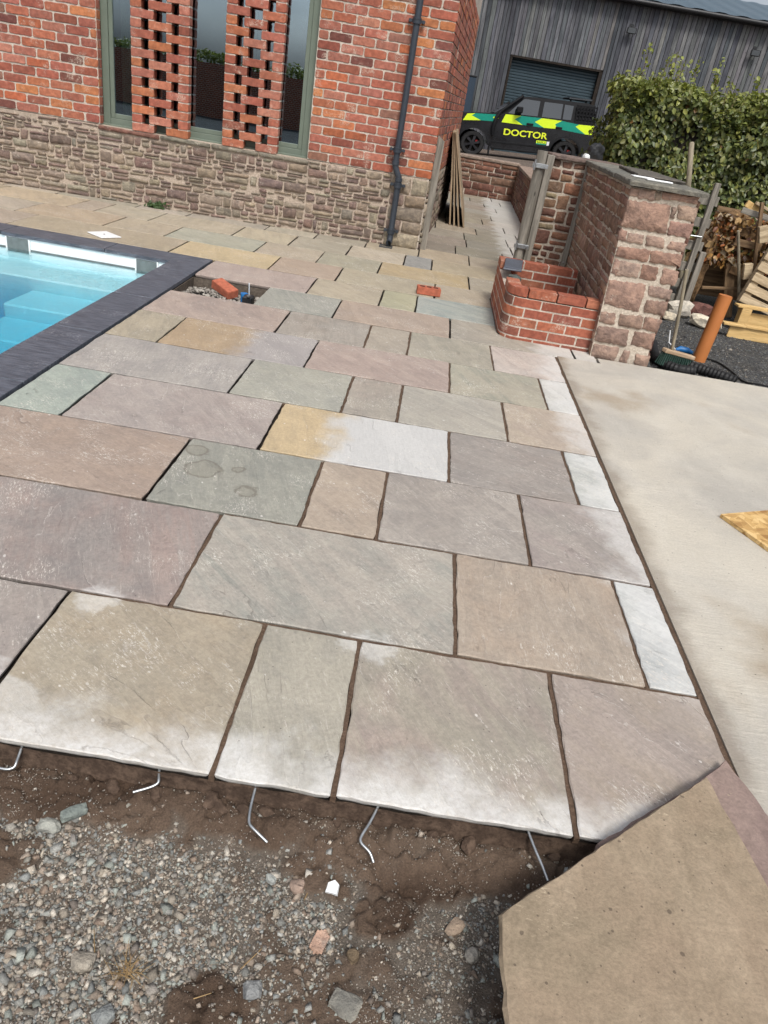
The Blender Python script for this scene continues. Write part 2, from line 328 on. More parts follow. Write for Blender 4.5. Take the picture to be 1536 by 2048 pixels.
def m_glass(name, tint=(.8, .85, .85), ior=1.5, boost=1.0, rough=0.0):
    t = NT(name); f = t.n('ShaderNodeFresnel'); f.inputs['IOR'].default_value = ior
    tr = t.n('ShaderNodeBsdfTransparent'); t.set(tr.inputs[0], tint); g = t.n('ShaderNodeBsdfGlossy'); g.inputs['Roughness'].default_value = rough; t.set(g.inputs['Color'], (.68, .84, 1.0))
    wob = t.noise(.9, 2); t.set(g.inputs['Normal'], t.bump(wob, .01, .12))
    mx = t.n('ShaderNodeMixShader'); t.set(mx.inputs[0], t.math('MINIMUM', t.math('MULTIPLY', f.outputs[0], boost), 1.0))
    t.t.links.new(tr.outputs[0], mx.inputs[1]); t.t.links.new(g.outputs[0], mx.inputs[2]); t.t.links.new(mx.outputs[0], t.out.inputs[0]); return t.m
def m_water():
    t = NT('pool_water'); f = t.n('ShaderNodeFresnel'); f.inputs['IOR'].default_value = 1.33
    w = t.noise(3.0, 3, .5, t.map(t.pos(), (1, 1.6, 1)), .8); nb = t.bump(w, .02, .28); t.set(f.inputs['Normal'], nb)
    tr = t.n('ShaderNodeBsdfTransparent'); g = t.n('ShaderNodeBsdfGlossy'); g.inputs['Roughness'].default_value = .01; t.set(g.inputs['Normal'], nb)
    mx = t.n('ShaderNodeMixShader'); t.set(mx.inputs[0], f.outputs[0])
    t.t.links.new(tr.outputs[0], mx.inputs[1]); t.t.links.new(g.outputs[0], mx.inputs[2]); t.t.links.new(mx.outputs[0], t.out.inputs[0])
    ab = t.n('ShaderNodeVolumeAbsorption'); ab.inputs['Color'].default_value = (.20, .80, .90, 1); ab.inputs['Density'].default_value = 2.3
    t.t.links.new(ab.outputs[0], t.out.inputs['Volume']); return t.m
def m_ground(name, c1, c2, c3, sc=60):
    t = NT(name); a = t.voro(sc, out='Color'); d = t.voro(sc); n = t.noise(3, 4); f = t.noise(sc * 3, 3, .7)
    v = t.sep(a)[0]; col = t.mix(t.rng(v, .2, .9), lin(c1), lin(c2)); col = t.mix(t.rng(n, .42, .66, 0, .7), col, lin(c3))
    col = t.mix(t.rng(d, .25, .6, 0, .6), col, tuple(q * .35 for q in lin(c1)))
    return t.pbr(col, .92, .2, 0, t.bump(t.math('ADD', t.math('MULTIPLY', d, -1.0), t.math('MULTIPLY', f, .4)), .012, 1))

M = {}
M['brick'] = m_brick('reclaimed_brick'); M['brick_vc'] = m_brick('reclaimed_brick_far', True)
M['stone'] = m_stone('rubble_stone', .8); M['sand'] = m_stone('red_sandstone', .85); M['stone_vc'] = m_stone('rubble_stone_far', .8, True)
M['lime'] = m_mortar('lime_mortar', (176, 164, 150), (206, 196, 184)); M['lime2'] = m_mortar('wall_mortar', (172, 160, 145), (206, 195, 180))
M['pointing'] = m_mortar('brown_pointing', (86, 70, 58), (106, 88, 74), 90); M['bedding'] = m_mortar('wet_bedding_mortar', (66, 54, 46), (98, 82, 70), 40)
M['bed_dark'] = m_mortar('open_joint_bed', (38, 34, 32), (60, 54, 48), 50)
M['bedding2'] = m_mortar('hole_side_mortar', (84, 76, 68), (112, 102, 92), 40); M['lime3'] = m_mortar('plinth_mortar', (162, 147, 132), (192, 177, 162)); M['slab'] = m_slab(); M['concrete'] = m_concrete()
def m_slate():
    t = NT('slate_coping'); p = t.pos(); st = t.noise(16, 4, .65, t.map(p, (.5, 4, 1), (0, 0, .9)), .4); n = t.noise(80, 4, .7)
    col = t.mix(t.rng(st, .35, .66), lin((67, 72, 81)), lin((94, 99, 109)))
    d = t.math('MULTIPLY', t.rng(t.noise(4, 4, .6), .52, .68), t.rng(n, .52, .62)); col = t.mix(t.math('MULTIPLY', d, .6), col, lin((160, 160, 164)))
    return t.pbr(col, .5, .4, 0, t.bump(t.math('ADD', st, t.math('MULTIPLY', n, .3)), .005, .7))
M['slate'] = m_slate()
M['frame'] = simple('sage_window_paint', (104, 114, 102), .45, .4, 0, .05, 8)
M['glass'] = m_glass('window_glass', (.72, .78, .76), 1.5, 8.0)
M['dark'] = simple('dark_interior', (30, 28, 26), .9, .1)
M['curtain'] = simple('pale_green_curtain', (150, 158, 140), .9, .1, 0, .1, 40)
M['pipe'] = simple('anthracite_pipe', (52, 58, 66), .42, .4, 0, .06, 14)
M['grey_wood'] = m_wood('weathered_grey_timber', (104, 100, 92), (146, 140, 130), (1, 1, 14), .85, 30, True)
M['barn_wood'] = m_wood('weathered_cladding', (74, 75, 78), (120, 120, 122), (1, 1, 8), .85, 9, True, True)
M['old_wood'] = m_wood('old_brown_timber', (92, 72, 54), (140, 116, 88), (1, 1, 12), .88, 26)
M['pallet_wood'] = m_wood('pallet_timber', (150, 132, 106), (196, 178, 148), (10, 1, 1), .85, 22)
M['new_wood'] = m_wood('fresh_sawn_timber', (186, 152, 98), (214, 182, 126), (10, 1, 1), .8, 20)
M['ply'] = m_wood('plywood_sheet', (140, 122, 100), (172, 152, 126), (1, 8, 8), .85, 14)
M['bark'] = simple('split_log', (116, 92, 66), .9, .2, 0, .4, 24, .01); M['log_end'] = simple('log_end_grain', (176, 146, 104), .9, .2, 0, .25, 40, .004)
M['leaf'] = m_leaf('hedge_leaf', .22); M['dead_leaf'] = m_leaf('dead_leaf', .1)
M['gravel'] = m_vc('loose_gravel', .85, .3, .002, 300); M['soil'] = m_vc('trodden_soil', .92, .2, .006, 220)
M['steel'] = simple('galvanised_steel', (176, 180, 182), .35, .5, .85, .1, 60)
M['rubber'] = simple('black_rubber', (26, 26, 27), .6, .35); M['black_plastic'] = simple('black_plastic', (34, 35, 37), .45, .4)
M['terracotta'] = simple('orange_drain_pipe', (178, 112, 62), .5, .35, 0, .05, 6)
M['white'] = simple('white_plastic', (226, 228, 228), .4, .4, 0, .03); M['blue'] = simple('blue_plastic', (38, 112, 176), .4, .4)
M['pool'] = simple('white_pool_shell', (222, 230, 232), .3, .5, 0, .03, 3)
M['water'] = m_water()
M['roof'] = simple('blue_grey_roof_sheet', (72, 88, 98), .45, .4, 0, .12, 3); M['roller'] = simple('roller_door_slate_blue', (44, 60, 68), .5, .4, 0, .08, 4)
M['navy'] = simple('navy_paint', (40, 54, 68), .5, .4)
M['green_bristle'] = simple('green_bristle', (42, 66, 58), .7, .3, 0, .3, 60); M['pale_wood'] = m_wood('broom_head_wood', (150, 128, 104), (186, 164, 138), (8, 1, 1), .8, 30)
M['handle_wood'] = m_wood('handle_wood', (120, 112, 96), (156, 146, 126), (1, 1, 14), .8, 30)
M['new_brick'] = simple('perforated_orange_brick', (168, 98, 76), .88, .2, 0, .2, 30, .003)
M['rock'] = m_stone('loose_rock', .3)
M['yard'] = m_ground('yard_gravel', (104, 92, 84), (142, 128, 116), (96, 84, 76), 22); M['gravel_flat'] = m_ground('grey_gravel_ground', (72, 72, 72), (118, 118, 116), (88, 84, 78), 70)
def m_osb():
    t = NT('strand_board'); p = t.obj(); v = t.n('ShaderNodeTexVoronoi'); v.inputs['Scale'].default_value = 34
    t.set(v.inputs['Vector'], t.map(p, (1, .38, 1), (0, 0, .7))); r = t.sep(v.outputs['Color'])[0]; n = t.noise(160, 3, .7, p)
    v2 = t.n('ShaderNodeTexVoronoi'); v2.inputs['Scale'].default_value = 30; t.set(v2.inputs['Vector'], t.map(p, (.4, 1, 1), (0, 0, -.5))); r2 = t.sep(v2.outputs['Color'])[1]
    col = t.ramp(t.math('MULTIPLY', t.math('ADD', r, r2), .5), [(.1, lin((150, 112, 66))), (.5, lin((196, 160, 102))), (.9, lin((222, 192, 138)))])
    return t.pbr(t.mix(t.rng(n, .5, .7, 0, .3), col, lin((120, 86, 50))), .7, .3, 0, t.bump(t.math('ADD', r, n), .002, .8))
M['osb'] = m_osb(); M['straw'] = simple('dry_straw', (150, 126, 90), .85, .2); M['skim'] = simple('grey_skimmer_flap', (104, 112, 112), .5, .3); M['car_glass0'] = simple('dark_lens', (60, 64, 68), .15, .4)
# ================================================================== SETTING
PX0, PXI = -1.86, -2.15            # pool coping outer / inner edge (right side)
PYO, PYI = 6.65, 6.34              # pool coping outer / inner edge (far side)
# ground sheet with an opening for the pool
g = MB()
def sheet(mb, x0, x1, y0, y1, z): mb.add([(x0, y0, z), (x1, y0, z), (x1, y1, z), (x0, y1, z)], [(0, 1, 2, 3)])
sheet(g, -200, -7.0, -200, 250, -.145); sheet(g, -2.0, 200, -200, 250, -.145); sheet(g, -7.0, -2.0, -200, 0.0, -.145); sheet(g, -7.0, -2.0, 6.5, 250, -.145)
tag(g.build('ground', M['gravel_flat']), kind='structure')

# upper yard where the car stands, and the terrace beside the sunken path
def yard_z(x, y):
    a = .62 + (y - 16.5) * (-.0335) + (x - .9) * .05 * min(1, max(0, (y - 16.5) / 8))
    return a if y < 29 else .62 - 12.5 * .0335 + (x - .9) * .05
v = []; f = []; xs = [-40, -20, -10, -4, -1, 1, 3, 5, 8, 12, 20, 40]; ys = [16.5, 18, 20, 22, 24, 26, 28, 30, 33.2, 60]
for y in ys:
    for x in xs: v.append((x, y, yard_z(max(-6, min(14, x)), y)))
for j in range(len(ys) - 1):
    for i in range(len(xs) - 1): f.append((j * 12 + i, j * 12 + i + 1, (j + 1) * 12 + i + 1, (j + 1) * 12 + i))
tag(link('upper_yard', mesh('upper_yard', v, f, True), M['yard']), kind='structure')
v = []; f = []; ys = [8.6, 10.5, 12, 14, 16.7]; zs = [-.02, .02, .25, .52, .6]
for y, z in zip(ys, zs):
    xl = 1.40 + .055 * (y - 10) + .30
    v += [(xl, y, z), (6, y, z), (30, y, z)]
for j in range(4):
    for i in range(2): f.append((j * 3 + i, j * 3 + i + 1, j * 3 + i + 4, j * 3 + i + 3))
tag(link('terrace', mesh('terrace', v, f, True), M['gravel_flat']), kind='structure')
# gravel yard to the right of the concrete
gy = MB(); sheet(gy, 1.40, 14, 5.55, 10.6, -.03)
tag(gy.build('gravel_yard', M['gravel_flat']), kind='structure')

# concrete pad
cp = MB(); cp.box(1.126, 9.0, -1.0, 5.47, -.14, .002); cp.box(1.46, 9.0, 5.47, 5.60, -.14, .002)
tag(cp.build('concrete_pad', M['concrete']), kind='structure')

# ---------------------------------------------------------------- patio
YL = [1.202, 1.812, 2.425, 3.034, 3.646, 4.25, 4.85, 5.452, 6.05, 6.665, 7.29, 7.91, 8.535, 9.15]
patio = MB()
def bedbox(x0, x1, y0, y1): patio.box(x0, x1, y0, y1, -.135, -.030)
bedbox(-1.86, 1.118, 1.222, 5.452); bedbox(-1.215, 1.46, 5.4521, 6.05); bedbox(-1.86, 1.46, 6.0501, 8.0); bedbox(-7.2, -1.8601, 6.655, 9.3); bedbox(-1.86, 1.10, 8.0001, 9.3); bedbox(-.10, 1.75, 9.3001, 16.5)
patio = patio.build('patio', M['bed_dark']); tag(patio, kind='structure')

def slab_mesh(name, w, d, step, jit, th=.026, r=rng):
    hw, hd = w / 2, d / 2; P = []
    def run(a, b):
        n = max(2, int((Vector(b) - Vector(a)).length / step)); dx, dy = b[0] - a[0], b[1] - a[1]; L = math.hypot(dx, dy); nx, ny = dy / L, -dx / L
        ph = r.uniform(0, 6)
        for i in range(n):
            t = i / n; j = jit * (r.uniform(-1, 1) * .7 + math.sin(ph + t * 9) * .5)
            if i == 0: j = -jit * .8
            P.append((a[0] + dx * t + nx * j, a[1] + dy * t + ny * j))
    run((-hw, -hd), (hw, -hd)); run((hw, -hd), (hw, hd)); run((hw, hd), (-hw, hd)); run((-hw, hd), (-hw, -hd))
    n = len(P); v = []; f = []; sm = []
    def ring(k, z, kj=0.0):
        for x, y in P:
            L = max(1e-6, math.hypot(x, y)); q = k + r.uniform(-kj, kj)
            sx = max(0, abs(x) - q) * (1 if x > 0 else -1); sy = max(0, abs(y) - q) * (1 if y > 0 else -1)
            v.append((sx if abs(x) > hw - .03 else x, sy if abs(y) > hd - .03 else y, z))
    ring(.0042, 0, .0022); ring(.0008, -.0034, .0012); ring(.004, -th * .6); ring(.010, -th)
    f.append(tuple(range(n))); sm.append(False)
    for q in range(3):
        for i in range(n): f.append((q * n + i, (q + 1) * n + i, (q + 1) * n + (i + 1) % n, q * n + (i + 1) % n)); sm.append(False)
    return mesh(name, v, f, sm)
def slab(x0, x1, y0, y1, c, c2=None, split=100.0, near=True, gap=.006, dz=None):
    jx = gap + rng.uniform(-.001, .0015)
    w, d = x1 - x0 - 2 * jx, y1 - y0 - 2 * (gap + rng.uniform(-.001, .0015))
    me = slab_mesh('slab', w, d, .035 if near else .11, .0026 if near else .002)
    o = link('slab', me, M['slab'], patio, ((x0 + x1) / 2, (y0 + y1) / 2, (rng.uniform(-.0015, .0015) if dz is None else dz)), (rng.uniform(-.0015, .0015), rng.uniform(-.0012, .0012), rng.uniform(-.0015, .0015)), lin(c))
    if c2 is None:
        dl_ = rng.choice((-1, 1)) * rng.uniform(5, 12); c2 = tuple(max(0, min(255, q + dl_ + rng.uniform(-2.5, 2.5))) for q in c)
    o['tone'] = list(lin(c2)); o['tint'] = list(lin(c2 if split > 50 else tuple(q - 9 for q in c))); o['split'] = float(split)
    return o
ROWS = {
 0: [(-1.84, -.93, (150, 138, 134), (144, 136, 132)), (-.93, -.30, (160, 147, 128), (150, 141, 126)), (-.30, .006, (150, 146, 134), (156, 151, 140)), (.006, .62, (152, 139, 132), (146, 140, 128)), (.62, 1.112, (158, 145, 133), (150, 138, 132))],
 1: [(-1.85, -1.53, (152, 142, 132)), (-1.53, -.61, (146, 130, 126), (134, 128, 126)), (-.61, .317, (147, 147, 141), (159, 152, 144)), (.317, .945, (163, 146, 131), (154, 142, 130)), (.945, 1.112, (172, 176, 178), (186, 188, 188))],
 2: [(-1.85, -.923, (156, 138, 126), (148, 132, 122)), (-.923, -.303, (132, 134, 128), (142, 142, 134)), (-.303, .004, (156, 142, 130), (164, 150, 136)), (.004, .622, (147, 140, 135), (156, 149, 143)), (.622, 1.112, (152, 141, 138), (145, 138, 133))],
 3: [(-1.85, -1.545, (158, 168, 160), (146, 156, 150)), (-1.545, -.61, (152, 141, 138), (158, 149, 145)), (-.61, .294, (189, 169, 136), (188, 187, 184), -.30), (.294, .913, (147, 138, 133), (140, 134, 130)), (.913, 1.112, (172, 175, 173), (182, 184, 182))],
 4: [(-1.85, -.918, (149, 145, 144), (158, 153, 149)), (-.918, -.30, (158, 157, 147), (150, 150, 142)), (-.30, .007, (154, 145, 137), (148, 142, 133)), (.007, .621, (156, 153, 146), (162, 157, 148)), (.621, 1.112, (173, 160, 145), (166, 152, 140))],
 5: [(-1.85, -1.525, (150, 142, 126), (160, 150, 132)), (-1.525, -.61, (166, 145, 119), (153, 148, 145), -1.05), (-.61, .296, (158, 141, 135), (164, 148, 140)), (.296, .912, (148, 148, 136), (158, 152, 138)), (.912, 1.112, (184, 183, 180), (190, 190, 187))],
 6: [(-1.85, -.919, (153, 138, 132), (162, 146, 137)), (-.919, -.302, (146, 138, 130), (152, 146, 139)), (-.302, 0.0, (150, 142, 132), (158, 149, 137)), (0.0, .606, (150, 146, 134), (156, 150, 138)), (.606, 1.112, (174, 161, 155), (182, 172, 166))],
 7: [(-1.215, -.607, (139, 142, 136), (150, 150, 143)), (-.607, .30, (162, 145, 131), (156, 141, 130)), (.30, 1.27, (146, 141, 132), (155, 148, 137)), (1.27, 1.45, (150, 142, 130))],
 8: [(-1.85, -.912, (166, 150, 143), (160, 146, 140)), (-.912, -.302, (160, 150, 132), (166, 156, 138)), (-.302, .006, (164, 161, 135), (156, 154, 132)), (.006, .92, (147, 157, 155), (158, 162, 156)), (.92, 1.45, (150, 142, 130))],
 9: [(-2.28, -1.37, (186, 168, 134), (176, 160, 130)), (-1.37, -.755, (166, 148, 132), (160, 144, 130)), (-.755, .156, (165, 156, 137), (158, 150, 132)), (.156, 1.07, (160, 150, 134), (168, 156, 138)), (1.07, 1.45, (156, 146, 130))],
 10: [(-2.54, -1.65, (150, 153, 140), (158, 156, 141)), (-1.65, -1.033, (167, 155, 138), (160, 150, 134)), (-1.033, -.423, (158, 152, 134), (150, 147, 131)), (-.423, .495, (174, 155, 120), (164, 148, 120)), (.495, 1.10, (163, 154, 138), (156, 147, 132)), (1.10, 1.45, (156, 146, 130))],
 11: [(-2.92, -2.03, (160, 150, 132)), (-2.03, -1.43, (164, 153, 134)), (-1.43, -.815, (160, 152, 136), (152, 146, 132)), (-.815, -.20, (166, 156, 140)), (-.20, .10, (130, 131, 130), (140, 140, 138)), (.10, 1.0, (166, 154, 132)), (1.0, 1.45, (156, 146, 130))],
}
for k, row in ROWS.items():
    for s in row:
        slab(s[0], s[1], YL[k], YL[k + 1], s[2], s[3] if len(s) > 3 else None, s[4] if len(s) > 4 else 100.0, k < 7)
BEIGE = [(166, 154, 135), (160, 149, 132), (156, 149, 134), (169, 154, 133), (161, 149, 135), (154, 148, 136)]
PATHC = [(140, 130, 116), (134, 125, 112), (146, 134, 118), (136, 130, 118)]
def fill_row(k, xr, x_end, joints, y0=None, y1=None, pal=None):
    xs = [x_end] + joints + [xr]; xs = sorted(xs)
    for a, b in zip(xs[:-1], xs[1:]):
        slab(a, b, y0 or YL[k], y1 or YL[k + 1], rng.choice(pal or BEIGE), None, 100.0, False)
fill_row(9, -2.28, -7.2, [-3.76, -4.66, -5.3, -6.2]); fill_row(10, -2.54, -7.2, [-3.14, -4.01, -4.9, -5.5, -6.4]); fill_row(11, -2.92, -7.2, [-3.505, -3.79, -4.7, -5.3, -6.2])
fill_row(12, 1.42, -7.2, [1.12, .525, -.066, -.68, -1.26, -1.825, -2.72, -3.3, -4.2, -4.8, -5.7, -6.3])
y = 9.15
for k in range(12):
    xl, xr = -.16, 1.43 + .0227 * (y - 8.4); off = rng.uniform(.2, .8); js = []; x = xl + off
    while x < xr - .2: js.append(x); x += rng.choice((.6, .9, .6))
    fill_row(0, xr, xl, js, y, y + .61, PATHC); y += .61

# pointing: brown mortar already struck into the joints on the right half
pt = MB()
def seg(x0, x1, y0, y1): pt.box(x0, x1, y0, y1, -.029, -.0075)
hx = {0: -.30, 1: -.90, 2: -.60, 3: -.30, 4: -.92, 5: -.30, 6: -.60, 7: -.30}
for k in range(1, 8): seg(hx[k], 1.112, YL[k] - .0072, YL[k] + .0072)
for k, xs in {0: [-.30, .006, .62], 1: [-.61, .317, .945], 2: [-.303, .004, .622], 3: [.294, .913], 4: [-.30, .007, .621], 5: [.296, .912], 6: [-.302, 0, .606]}.items():
    for x in xs: seg(x - .0072, x + .0072, YL[k] + .0073, YL[k + 1] - .0073)
pt.box(1.1065, 1.1262, 1.215, 5.46, -.03, -.0045)
pt.build('pointing', M['pointing'], patio)
bf = MB(); _x = np.arange(-1.86, 1.116, .012); _z = np.linspace(-.16, -.0262, 9); _v = []; _f = []
for _j, zz in enumerate(_z):
    _n = fbm(_x, np.full_like(_x, zz * 3), 14, 4, 3) - .5; _b = .030 * np.clip((-.06 - zz) / .06, 0, 1.4)
    for _i, xx in enumerate(_x): _v.append((xx, 1.213 - _b * (.6 + _n[_i]) + _n[_i] * .012, zz))
for _j in range(8):
    for _i in range(len(_x) - 1): _a = _j * len(_x) + _i; _f.append((_a, _a + 1, _a + 1 + len(_x), _a + len(_x)))
bf.add(_v, _f, True)
bf.build('bedding', M['bedding'], patio)

# ---------------------------------------------------------------- pool
pool = empty('swimming_pool', (-4.5, 3.2, -1.5)); PL = Vector((-4.5, 3.2, -1.5))
tag(pool, 'white swimming pool with blue slate coping and underwater steps', 'pool')
def pbuild(mb, name, mat, parent=pool): return mb.build(name, mat, parent, tuple(-PL) if parent is pool else (0, 0, 0))
WZ = -.125
xa, xb, ya, yb = -6.6, PXI - .012, 0.2, PYI + .012
sh = MB(); t_ = .03
sh.add([(xa, ya, -.95), (xb, ya, -.95), (xb, yb, -.95), (xa, yb, -.95), (xa, ya, -.0265), (xb, ya, -.0265), (xb, yb, -.0265), (xa, yb, -.0265)],
       [(0, 1, 2, 3), (0, 4, 5, 1), (3, 2, 6, 7), (0, 3, 7, 4)] + [(1, 5, 6, 2)])
shell = sh.build('shell', M['pool'], pool, tuple(-PL))
for x0, x1, y0, y1, z in ((xa, xb, 5.83, yb, -.20), (-3.12, xb, 5.37, 5.83, -.30), (-3.12, xb, 4.87, 5.37, -.40), (-3.12, xb, 4.38, 4.87, -.50)):
    mb = MB(); mb.box(x0 + .001, x1 - .001, y0, y1 - .001, -.949, z, bev=.012); mb.build('step', M['pool'], pool, tuple(-PL))
rim = MB(); rim.box(xa, xb - .001, yb - .006, yb - .0005, WZ - .004, WZ + .012); rim.build('waterline_seam', M['skim'], pool, tuple(-PL))
for x0, x1 in ((-3.58, -3.39), (-2.445, -2.265)):
    mb = MB(); mb.box(x0, x1, yb - .008, yb - .001, -.15, -.034); sk = mb.build('skimmer', M['skim'], pool, tuple(-PL))
    for a, b, c, d in ((x0 - .012, x0, -.155, -.03), (x1, x1 + .012, -.155, -.03)): mb = MB(); mb.box(a, b, yb - .014, yb - .0015, c, d); mb.build('skimmer_frame', M['white'], sk)
# coping stones
def coping(poly):
    cx = sum(p[0] for p in poly) / len(poly); cy = sum(p[1] for p in poly) / len(poly)
    n = len(poly); v = []; sub = []
    for i in range(n):
        a, b = poly[i], poly[(i + 1) % n]
        for k in range(6): t = k / 6; sub.append((a[0] + (b[0] - a[0]) * t + rng.uniform(-.0012, .0012), a[1] + (b[1] - a[1]) * t + rng.uniform(-.0012, .0012)))
    m = len(sub)
    for z, q in ((.004, .993), (.0, .999), (-.024, 1.0)):
        for x, y in sub: v.append(((x - cx) * q, (y - cy) * q, z))
    f = [tuple(range(m))] + [(r_ * m + i, r_ * m + (i + 1) % m, (r_ + 1) * m + (i + 1) % m, (r_ + 1) * m + i) for r_ in (0, 1) for i in range(m)] + [tuple(range(3 * m - 1, 2 * m - 1, -1))]
    link('coping_stone', mesh('coping_stone', v, f), M['slate'], pool, (cx - PL.x, cy - PL.y, -PL.z))
e = .007
coping([(PXI, PYI), (PX0 - .004, PYO - .004), (PX0 - .004, 6.25 + e), (PXI, 6.25 + e)][0:1] + [(PX0 - .004, PYO - .004)] + [(PX0 - .004, 6.05), (PXI, 6.05)])
yy = 6.05 - e
for L in (.9, .9, .9, .9, .9, .9):
    coping([(PXI, yy - L), (PX0 - .004, yy - L), (PX0 - .004, yy), (PXI, yy)]); yy -= L + e
coping([(PXI - e, PYI), (PX0 - .004 - e, PYO - .004), (-2.72, PYO - .004), (-2.72, PYI)])
xx = -2.72 - e
for L in (.9, .9, .9, .9, .9):
    coping([(xx - L, PYI), (xx, PYI), (xx, PYO - .004), (xx - L, PYO - .004)]); xx -= L + e
wt_ = MB(); wt_.box(xa + .002, xb - .002, ya + .002, yb - .009, -.947, WZ)
tag(wt_.build('water', M['water']), kind='structure')

# ---------------------------------------------------------------- wall pieces
def piece_mesh(name, poly, proud, back=.02, seg_=.05, jit=.004, inset=.010, dome=.003, cut=.18, r=rng, smooth=True):
    """rough block from an outline in (u, v); out is -y"""
    cu = sum(p[0] for p in poly) / len(poly); cv = sum(p[1] for p in poly) / len(poly); P = []
    n = len(poly)
    for i in range(n):
        a = Vector(poly[i]); b = Vector(poly[(i + 1) % n]); L = (b - a).length; c = min(.45, cut * .05 / max(L, .03)) if cut else 0
        m = max(1, int(L / seg_)); t = (b - a) / L; nn = Vector((t.y, -t.x))
        ts = ([c] if cut else [0]) + [k / m for k in range(1, m)] + ([1 - c] if cut else [])
        for q in ts: P.append(a + (b - a) * q + nn * r.uniform(-jit, jit))
    m = len(P); v = []; C = Vector((cu, cv))
    def ring(d, y, yj=0):
        for p in P:
            w = p - C; L = max(w.length, 1e-5); w = w * max(0.15, (L - d) / L); v.append((w.x, y + r.uniform(-yj, yj), w.y))
    ring(0, back); ring(inset * .15, -proud * .45); ring(inset, -proud, proud * .12)
    v.append((0, -proud - dome, 0)); f = []; sm = []
    for k in (0, 1):
        for i in range(m): f.append((k * m + i, (k + 1) * m + i, (k + 1) * m + (i + 1) % m, k * m + (i + 1) % m)); sm.append(smooth)
    for i in range(m): f.append((2 * m + i, 3 * m, 2 * m + (i + 1) % m)); sm.append(smooth)
    return mesh(name, v, f, sm), cu, cv
def pack(u0, u1, v0, v1, hlo, hhi, wlo, whi, split=.25, r=rng):
    out = []; v = v0
    while v < v1 - .012:
        h = r.uniform(hlo, hhi)
        if v1 - v - h < hlo * .7: h = v1 - v
        u = u0 - r.uniform(0, .03)
        while u < u1 - .01:
            w = r.uniform(wlo, whi) * (.75 + .5 * h / hhi)
            if u1 - u - w < wlo * .6: w = u1 - u
            j = lambda: r.uniform(-.006, .006)
            a = max(u, u0); b = min(u + w, u1)
            if h > hlo * 1.35 and r.random() < split:
                c = v + h * r.uniform(.35, .65)
                for lo, hi in ((v, c), (c, v + h)): out.append([(a + j(), lo + j()), (b + j(), lo + j()), (b + j(), hi + j()), (a + j(), hi + j())])
            elif h > hlo * 1.35 and w > wlo * 1.6 and r.random() < split:
                c = a + (b - a) * r.uniform(.35, .65); m_ = v + h * r.uniform(.4, .6)
                out.append([(a + j(), v + j()), (c + j(), v + j()), (c + j(), v + h + j()), (a + j(), v + h + j())])
                out.append([(c, v + j()), (b, v + j()), (b, m_ + j()), (c, m_ + j())]); out.append([(c, m_), (b, m_), (b, v + h + j()), (c, v + h + j())])
            else: out.append([(a + j(), v + j()), (b + j(), v + j() * 1.5), (b + j(), v + h + j()), (a + j(), v + h + j() * 1.5)])
            u += w
        v += h
    return out
def shrink(poly, d):
    cu = sum(p[0] for p in poly) / len(poly); cv = sum(p[1] for p in poly) / len(poly)
    return [(p[0] - d * (1 if p[0] > cu else -1), p[1] - d * (1 if p[1] > cv else -1)) for p in poly]
def lay_stones(parent, polys, cols, mat, joint=.006, proud=(.012, .026), jit=.004, name='stone', vary_=.16, seg_=.05, inset=.010, dome=.004):
    for p in polys:
        p = shrink(p, joint)
        if abs(p[1][0] - p[0][0]) < .012 or abs(p[2][1] - p[1][1]) < .008: continue
        hgt = min(abs(p[2][1] - p[1][1]), abs(p[1][0] - p[0][0]))
        me, cu, cv = piece_mesh(name, p, rng.uniform(*proud), .02, seg_, min(jit, hgt * .08), min(inset, hgt * .2), dome)
        link(name, me, mat, parent, (cu, 0, cv), (0, 0, 0), vary(lin(rng.choice(cols)), vary_))

# ---------------------------------------------------------------- house
TH = math.atan(.065)
house = empty('house', (-.085, 8.965, 0), TH)
tag(house, 'red brick house on a rubble stone plinth with tall slit windows', 'house')
BZ = .765; CH = .0875; BP = .2445
BRICKS = [tuple(.80 * a + .20 * b for a, b in zip(c, (158, 124, 108))) for c in [(166, 94, 70), (170, 102, 78), (156, 86, 68), (174, 104, 70), (162, 94, 78), (150, 82, 66), (164, 100, 84), (172, 110, 92), (136, 74, 60), (104, 60, 54), (168, 90, 60), (158, 96, 82), (132, 94, 80), (184, 114, 72), (156, 90, 76), (166, 98, 80)]]
bmeshes = {}
def brick_me(L, key):
    k = (round(L, 3), key)
    if k not in bmeshes:
        poly = [(-L / 2, -.0375), (L / 2, -.0375), (L / 2, .0375), (-L / 2, .0375)]
        bmeshes[k] = piece_mesh('brick', poly, .0065, .02, .05, .0030, .0050, .0004, .22, smooth=False)[0]
    return bmeshes[k]
def brick(parent, u, v, L, y=0.0, name='brick', rz=0.0, hscale=1.0):
    me = brick_me(L, rng.randrange(9))
    return link(name, me, M['brick'], parent, (u + rng.uniform(-.002, .002), y + rng.uniform(-.002, .002), v + rng.uniform(-.002, .002)), (0, rng.uniform(-.006, .006), rz), vary(lin(rng.choice(BRICKS)), .14), (1, 1, hscale))
WL, WR = -3.665, -1.385           # window opening, measured along the wall from the corner
wall = MB()
for a, b, c, d in ((-7.5, WL, BZ, 4.6), (WR, 0.0, BZ, 4.6), (WL, WR, 3.05, 4.6)): wall.box(a, b, .0, .12, c, d)
wall = wall.build('brick_wall', M['lime'], house)
def course_fill(parent, a, b, v, ph):
    """one course between a and b, stretchers with a phase"""
    cuts = [a]; u = a - ph + BP
    while u < b: cuts.append(u); u += BP
    cuts.append(b); cuts = [q for q in cuts if q == a or q == b or (q - a > .07 and b - q > .07)]
    for x0, x1 in zip(cuts[:-1], cuts[1:]):
        L = x1 - x0 - .012
        brick(parent, (x0 + x1) / 2 + (.004 if x1 == b else 0), v, round(L / .02) * .02 if abs(L - .2325) > .01 else .2325)
